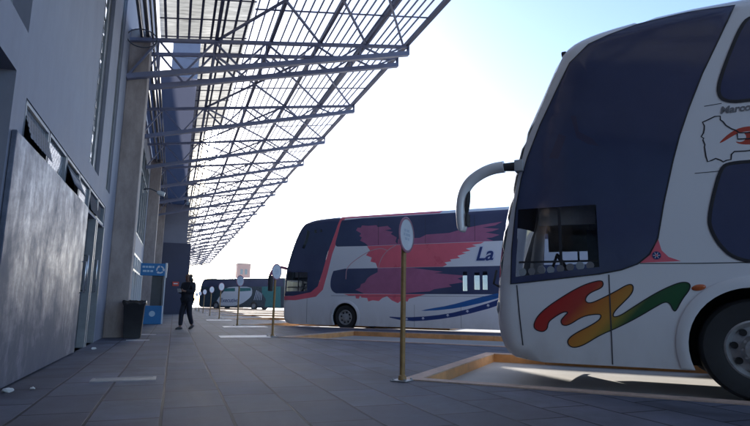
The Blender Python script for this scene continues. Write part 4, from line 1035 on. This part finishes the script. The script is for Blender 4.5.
# ------------------------------------------------------------------ round bay signs on ochre poles
GRP = 'round bay signs along the platform edge'
def make_post():
    t = empty('sign_post', (0, 0, 0))
    bm = bmesh.new(); box(bm, -.11, .11, -.09, .09, 0, .012); bev(bm, .003, 1)
    for sx in (-1, 1):
        for sy in (-1, 1): lathe(bm, [(.012, .01), (.012, .028)], 6, axis='Z', c=(sx * .08, sy * .065, 0))
    from_bm('base_plate', bm, 'grate', t)
    bm = bmesh.new(); tube(bm, [(0, 0, .01), (0, 0, .05), (0, 0, .06), (0, 0, 1.62)], [.045, .040, .028, .027], 16); from_bm('pole', bm, 'pole', t, smooth=True, sharp=40)
    bm = bmesh.new(); lathe(bm, [(.185, -.036), (.192, -.034), (.192, -.030), (.004, -.029)], 40, c=(0, 0, 1.53)); dk = from_bm('sign_disc', bm, 'disc', t)
    bm = bmesh.new(); n = 40; R_ = []
    for k in range(n):
        a = k * math.tau / n; R_.append([bm.verts.new((r_ * math.cos(a), y_, 1.53 + r_ * math.sin(a))) for r_, y_ in ((.194, -.028), (.197, -.034), (.190, -.0395), (.170, -.0395))])
    for k in range(n):
        for j in range(3): bm.faces.new((R_[k][j], R_[(k + 1) % n][j], R_[(k + 1) % n][j + 1], R_[k][j + 1]))
    bmesh.ops.recalc_face_normals(bm, faces=bm.faces[:]); from_bm('disc_rim', bm, 'disc_rim', dk)
    bm = bmesh.new()
    for z, a, b in ((1.575, -.07, -.02), (1.575, .0, .06), (1.53, -.08, -.05), (1.53, -.03, .08), (1.485, -.05, .01), (1.485, .03, .06)): box(bm, a, b, -.038, -.0365, z - .014, z + .014)
    from_bm('disc_print', bm, 'disc_mark', dk)
    bm = bmesh.new()
    for z in (1.45, 1.60): box(bm, -.03, .03, -.028, .03, z - .012, z + .012)
    from_bm('bracket', bm, 'grate', t)
    return t
posts = [(2.28, 5.37, 0.02, 'white disc sign on ochre pole nearest the camera, by the empty kerb corner'),
         (2.25, 13.2, 0.015, 'white disc sign on ochre pole second from the camera, left of the red splash coach'),
         (2.1, 19.5, 0.0, 'white disc sign on ochre pole third from the camera, before the teal coach'),
         (2.08, 27.3, 0.0, 'white disc sign on ochre pole fourth from the camera'),
         (2.05, 34.0, 0.0, 'white disc sign on ochre pole fifth from the camera'),
         (2.05, 42.2, 0.01, 'white disc sign on ochre pole sixth from the camera, just right of the person'),
         (2.05, 49.6, -0.01, 'white disc sign on ochre pole seventh from the camera, close behind the person'),
         (2.05, 57.0, 0.0, 'white disc sign on ochre pole eighth and farthest from the camera')]
p0 = make_post()
kids = {o: [c for c in COL.objects if c.parent == o] for o in [p0]}
def copy_tree(o, parent=None):
    c = o.copy(); COL.objects.link(c); c.parent = parent
    for ch in [x for x in COL.objects if x.parent == o]: copy_tree(ch, c)
    return c
for i, (x, y, lean, lb) in enumerate(posts):
    o = p0 if i == 0 else copy_tree(p0)
    o.location = (x, y, 0); o.rotation_euler = (0, lean, R(42)); tag(o, lb, 'sign post', GRP)

t = tag(empty('wall_lamp', (XW, 22.0, 4.95)), 'small bracket lamp high on the wall beyond the first brown pillar', 'lamp')
bm = bmesh.new(); box(bm, -.02, .02, -.08, .08, -.1, .1); from_bm('wall_plate', bm, 'frame', t)
bm = bmesh.new(); tube(bm, [(0, 0, .05), (.25, 0, .10), (.45, 0, .02), (.55, 0, -.02)], .025); from_bm('lamp_arm', bm, 'pipe', t, smooth=True)
bm = bmesh.new(); tube(bm, [(.50, 0, -.02), (.60, 0, -.05), (.78, 0, -.09)], [.05, .10, .085], 14); from_bm('lamp_head', bm, 'kwhite', t, smooth=True, sharp=40)
# ------------------------------------------------------------------ bin and recycling stand by the wall
t = tag(empty('litter_bin', (-.80, 13.40 - .32, 0)), 'tall black litter bin lined with a bag, against the first brown pillar', 'bin')
bm = bmesh.new()
def sq(h, w_, d_): return [bm.verts.new((sx * w_, sy * d_, h)) for sx, sy in ((-1, -1), (1, -1), (1, 1), (-1, 1))]
rg = [sq(0, .17, .17), sq(.70, .205, .205), sq(.72, .225, .225), sq(.78, .225, .225), sq(.78, .20, .20), sq(.30, .17, .17)]
for a, b in zip(rg, rg[1:]):
    for k in range(4): bm.faces.new((a[k], a[(k + 1) % 4], b[(k + 1) % 4], b[k]))
bm.faces.new(rg[0][::-1]); bm.faces.new(rg[-1]); bmesh.ops.recalc_face_normals(bm, faces=bm.faces[:])
bmesh.ops.bevel(bm, geom=bm.edges[:], offset=.012, segments=2, affect='EDGES'); from_bm('bin_body', bm, 'bin', t, smooth=True, sharp=50)
bm = bmesh.new(); n = 40; R_ = []
for k in range(n):
    a = k * math.tau / n; ca, sa = math.cos(a), math.sin(a); m_ = max(abs(ca), abs(sa)); w1 = .006 * math.sin(7 * a) + .004 * math.sin(13 * a)
    R_.append([bm.verts.new((ca / m_ * (.197 + o_), sa / m_ * (.197 + o_), z + zz * w1)) for o_, z, zz in ((-.02, .60, 0), (0, .79, 1.5), (.034, .80, 1.5), (.040, .74, 3))])
for k in range(n):
    for j in range(3): bm.faces.new((R_[k][j], R_[(k + 1) % n][j], R_[(k + 1) % n][j + 1], R_[k][j + 1]))
bmesh.ops.recalc_face_normals(bm, faces=bm.faces[:]); from_bm('bin_bag', bm, 'bag', t, smooth=True)

t = tag(empty('recycling_stand', (-.78, 21.1, 0)), 'blue recycling stand with arrows on its header board, beyond the black bin', 'recycling stand')
bm = bmesh.new(); box(bm, -.42, .40, -.06, .06, 1.70, 2.14); bev(bm, .008, 1); hd = from_bm('header_board', bm, 'kblue', t)
bm = bmesh.new(); box(bm, .402, .47, -.07, .07, 1.64, 2.17); bev(bm, .006, 1); from_bm('header_edge', bm, 'kwhite', t)
bm = bmesh.new()
for z, spans in ((2.01, ((-.36, -.27), (-.25, -.18), (-.16, -.05), (-.03, .03))), (1.86, ((-.34, -.22), (-.20, -.12), (-.09, .0)))):
    for a, b in spans: box(bm, a, b, -.066, -.063, z - .035, z + .035)
from_bm('header_print', bm, 'kprint', hd)
bm = bmesh.new()
for k in range(3):                                         # three chasing arrows
    a0 = math.pi / 2 + k * math.tau / 3; pts_ = []
    for i in range(5):
        a = a0 - .15 - i * .33; pts_.append((.235 + .115 * math.cos(a), 1.92 + .115 * math.sin(a)))
    for a, b in zip(pts_, pts_[1:]): bar(bm, (a[0], -.068, a[1]), (b[0], -.068, b[1]), .045, .004, up=(0, 1, 0))
    dx, dz = pts_[-1][0] - pts_[-2][0], pts_[-1][1] - pts_[-2][1]; l = math.hypot(dx, dz); dx /= l; dz /= l; e_ = pts_[-1]
    bm.faces.new([bm.verts.new(p) for p in ((e_[0] - dz * .05, -.069, e_[1] + dx * .05), (e_[0] + dz * .05, -.069, e_[1] - dx * .05), (e_[0] + dx * .075, -.069, e_[1] + dz * .075))])
from_bm('recycling_arrows', bm, 'kwhite', hd)
bm = bmesh.new(); box(bm, -.20, .40, -.22, .22, .0, .64); bev(bm, .015, 2); bs = from_bm('base_box', bm, 'kblue', t)
bm = bmesh.new(); lathe(bm, [(.10, -.224), (.10, -.2215)], 24, c=(.08, 0, .36)); from_bm('base_print', bm, 'kprint', bs)
for x in (-.36, .42):
    bm = bmesh.new(); box(bm, x - .02, x + .02, -.03, .03, 0, 1.72); from_bm('upright', bm, 'kwhite', t)
bm = bmesh.new(); box(bm, -.02, .39, .04, .06, .64, 1.70); from_bm('back_panel', bm, 'door', t)
bm = bmesh.new(); box(bm, .355, .375, -.035, .035, .64, 1.7); from_bm('side_panel', bm, 'frame', t)

# ------------------------------------------------------------------ person walking
def skinned(name, verts, edges, radii, mat, parent, sub=2, root=0):
    me = bpy.data.meshes.new(name); me.from_pydata(verts, edges, [])
    o = bpy.data.objects.new(name, me); COL.objects.link(o)
    m = o.modifiers.new('skin', 'SKIN'); m.use_smooth_shade = True
    for i, r_ in enumerate(radii):
        sv = me.skin_vertices[0].data[i]; sv.radius = (r_, r_) if not isinstance(r_, tuple) else r_
        sv.use_root = (i == root)
    s_ = o.modifiers.new('sub', 'SUBSURF'); s_.levels = sub; s_.render_levels = sub
    nm = bpy.data.meshes.new_from_object(o.evaluated_get(bpy.context.evaluated_depsgraph_get()))
    COL.objects.unlink(o); bpy.data.objects.remove(o)
    nm.name = name; nm.materials.clear(); nm.materials.append(MAT[mat])
    for p in nm.polygons: p.use_smooth = True
    return link(bpy.data.objects.new(name, nm), parent)
def chain(rows):
    """rows: (x, y, z, r, parent index or None)"""
    v = [(a, b, c) for a, b, c, *_ in rows]; e = [(i, r_[4]) for i, r_ in enumerate(rows) if r_[4] is not None]
    return v, e, [r_[3] for r_ in rows]
pr = tag(empty('person', (.36, 16.6, 0), R(128)), 'person in dark jacket and trousers walking, holding a folded paper at the chest', 'person')
# local frame: +Y is the way the person faces, X to their right, height 1.62 m
body = [(0, 0, .86, .10, None), (0, .0, 1.02, .10, 0), (0, .01, 1.18, .11, 1), (0, .005, 1.31, .07, 2), (0, .015, 1.385, .046, 3), (0, .03, 1.45, .068, 4), (0, .025, 1.53, .084, 5), (0, .015, 1.575, .066, 6)]
for sx in (1, -1):
    b0 = len(body)
    body += [(sx * .155, .0, 1.295, .05, 3), (sx * .215, .02, 1.06, .040, b0), (sx * .10, .205, 1.085, .030, b0 + 1), (sx * .055, .25, 1.10, .030, b0 + 2)]
    h = b0 + 3
    for k, (dx, dz, L) in enumerate(((.0, .030, .062), (.0, .012, .07), (.0, -.006, .066), (.0, -.022, .052))):
        i0 = len(body)
        body += [(sx * .045, .268, 1.10 + dz, .0092, h), (sx * .018, .288, 1.10 + dz, .0085, i0), (sx * -.012, .280, 1.098 + dz, .0075, i0 + 1)]
    i0 = len(body); body += [(sx * .052, .235, 1.138, .010, h), (sx * .03, .245, 1.156, .009, i0)]
# legs in mid stride: one forward, one back
legs = [(.085, .0, .84, .085, 0), (.09, .17, .48, .058, None), (.075, .26, .10, .040, None), (-.085, .0, .84, .085, 0), (-.085, -.03, .46, .058, None), (-.06, -.25, .13, .040, None)]
b0 = len(body)
body += [(.085, .0, .84, .075, 0), (.08, .11, .47, .052, b0), (.05, .15, .09, .036, b0 + 1), (.05, .24, .035, .032, b0 + 2)]
b1 = len(body)
body += [(-.085, .0, .84, .075, 0), (-.075, -.03, .47, .052, b1), (-.04, -.18, .13, .036, b1 + 1), (-.04, -.14, .045, .030, b1 + 2)]
bo = skinned('body', *chain(body), 'skin', pr)
jk = [(0, 0, .74, .20, None), (0, 0, .92, .19, 0), (0, .01, 1.08, .185, 1), (0, .005, 1.22, .185, 2), (0, -.01, 1.33, .105, 3)]
for sx in (1, -1):
    b0 = len(jk); jk += [(sx * .18, -.002, 1.285, .09, 3), (sx * .25, .01, 1.07, .082, b0), (sx * .13, .185, 1.078, .058, b0 + 1)]
skinned('jacket', *chain(jk), 'coat', pr)
tr = [(0, 0, .84, .13, None), (.085, .0, .80, .098, 0), (.08, .11, .47, .078, 1), (.05, .15, .11, .058, 2), (-.085, .0, .80, .098, 0), (-.075, -.03, .47, .078, 4), (-.04, -.175, .15, .058, 5)]
skinned('trousers', *chain(tr), 'trousers', pr)
for pts_, tilt in (([(.05, .11, .05), (.05, .18, .05), (.05, .255, .04), (.05, .295, .034)], 0), ([(-.04, -.21, .12), (-.04, -.165, .075), (-.04, -.115, .045), (-.04, -.08, .036)], 1)):
    bm = bmesh.new(); tube(bm, pts_, [.042, .046, .040, .022], 12)
    for v in bm.verts: v.co.z = max(v.co.z, .006 if tilt == 0 else .004)
    sho = from_bm('shoe', bm, 'shoe', pr, smooth=True)
    if tilt == 0:
        bm = bmesh.new(); box(bm, .006, .094, .075, .31, 0, .014); from_bm('shoe_sole', bm, 'sole', sho)
hr = [(0, .02, 1.575, .105, None), (0, -.03, 1.50, .10, 0), (0, -.055, 1.40, .085, 1), (.06, -.05, 1.34, .05, 2), (-.06, -.05, 1.34, .05, 2), (.075, -.005, 1.47, .028, 1), (.085, .02, 1.37, .026, 5), (-.075, -.005, 1.47, .028, 1), (-.085, .02, 1.37, .026, 7)]
skinned('hair', *chain(hr), 'hair', pr)
for sx in (1, -1):
    bm = bmesh.new(); bmesh.ops.create_uvsphere(bm, u_segments=10, v_segments=8, radius=.012); bmesh.ops.translate(bm, verts=bm.verts[:], vec=(sx * .032, .098, 1.505)); from_bm('eye', bm, 'hair', bo)
bm = bmesh.new(); tube(bm, [(0, .10, 1.51), (0, .118, 1.472), (0, .105, 1.462)], [.008, .014, .008], 8); from_bm('nose', bm, 'skin', bo, smooth=True)
bm = bmesh.new(); tube(bm, [(-.024, .092, 1.438), (0, .103, 1.437), (.024, .092, 1.438)], .006, 6); from_bm('mouth', bm, 'birdred', bo, smooth=True)
pa = tag(empty('folded_paper', (0, 0, 0)), 'small folded white paper held in the walking person\'s hands', 'paper')
bm = bmesh.new(); box(bm, -.075, .075, -.004, .004, -.05, .055); bev(bm, .002, 1); from_bm('paper_sheet', bm, 'paper', pa)
fw = Matrix.Rotation(R(128), 4, 'Z') @ Vector((0, .305, 0)); pa.location = (.36 + fw.x, 16.6 + fw.y, 1.10); pa.rotation_euler = (R(-18), 0, R(128))


# ------------------------------------------------------------------ thin morning haze
hz = bpy.data.materials.new('pale_haze'); hz.use_nodes = True; nt = hz.node_tree; nt.nodes.clear()
ho = nt.nodes.new('ShaderNodeOutputMaterial'); pv = nt.nodes.new('ShaderNodeVolumePrincipled')
pv.inputs['Color'].default_value = (0.80, 0.86, 1.0, 1); pv.inputs['Density'].default_value = 0.0003; pv.inputs['Anisotropy'].default_value = 0.2
nt.links.new(pv.outputs[0], ho.inputs['Volume'])
bm = bmesh.new(); box(bm, -60, 90, -80, 170, ROAD - 1.0, 27)
tag(from_bm('haze', bm, hz), kind='stuff')
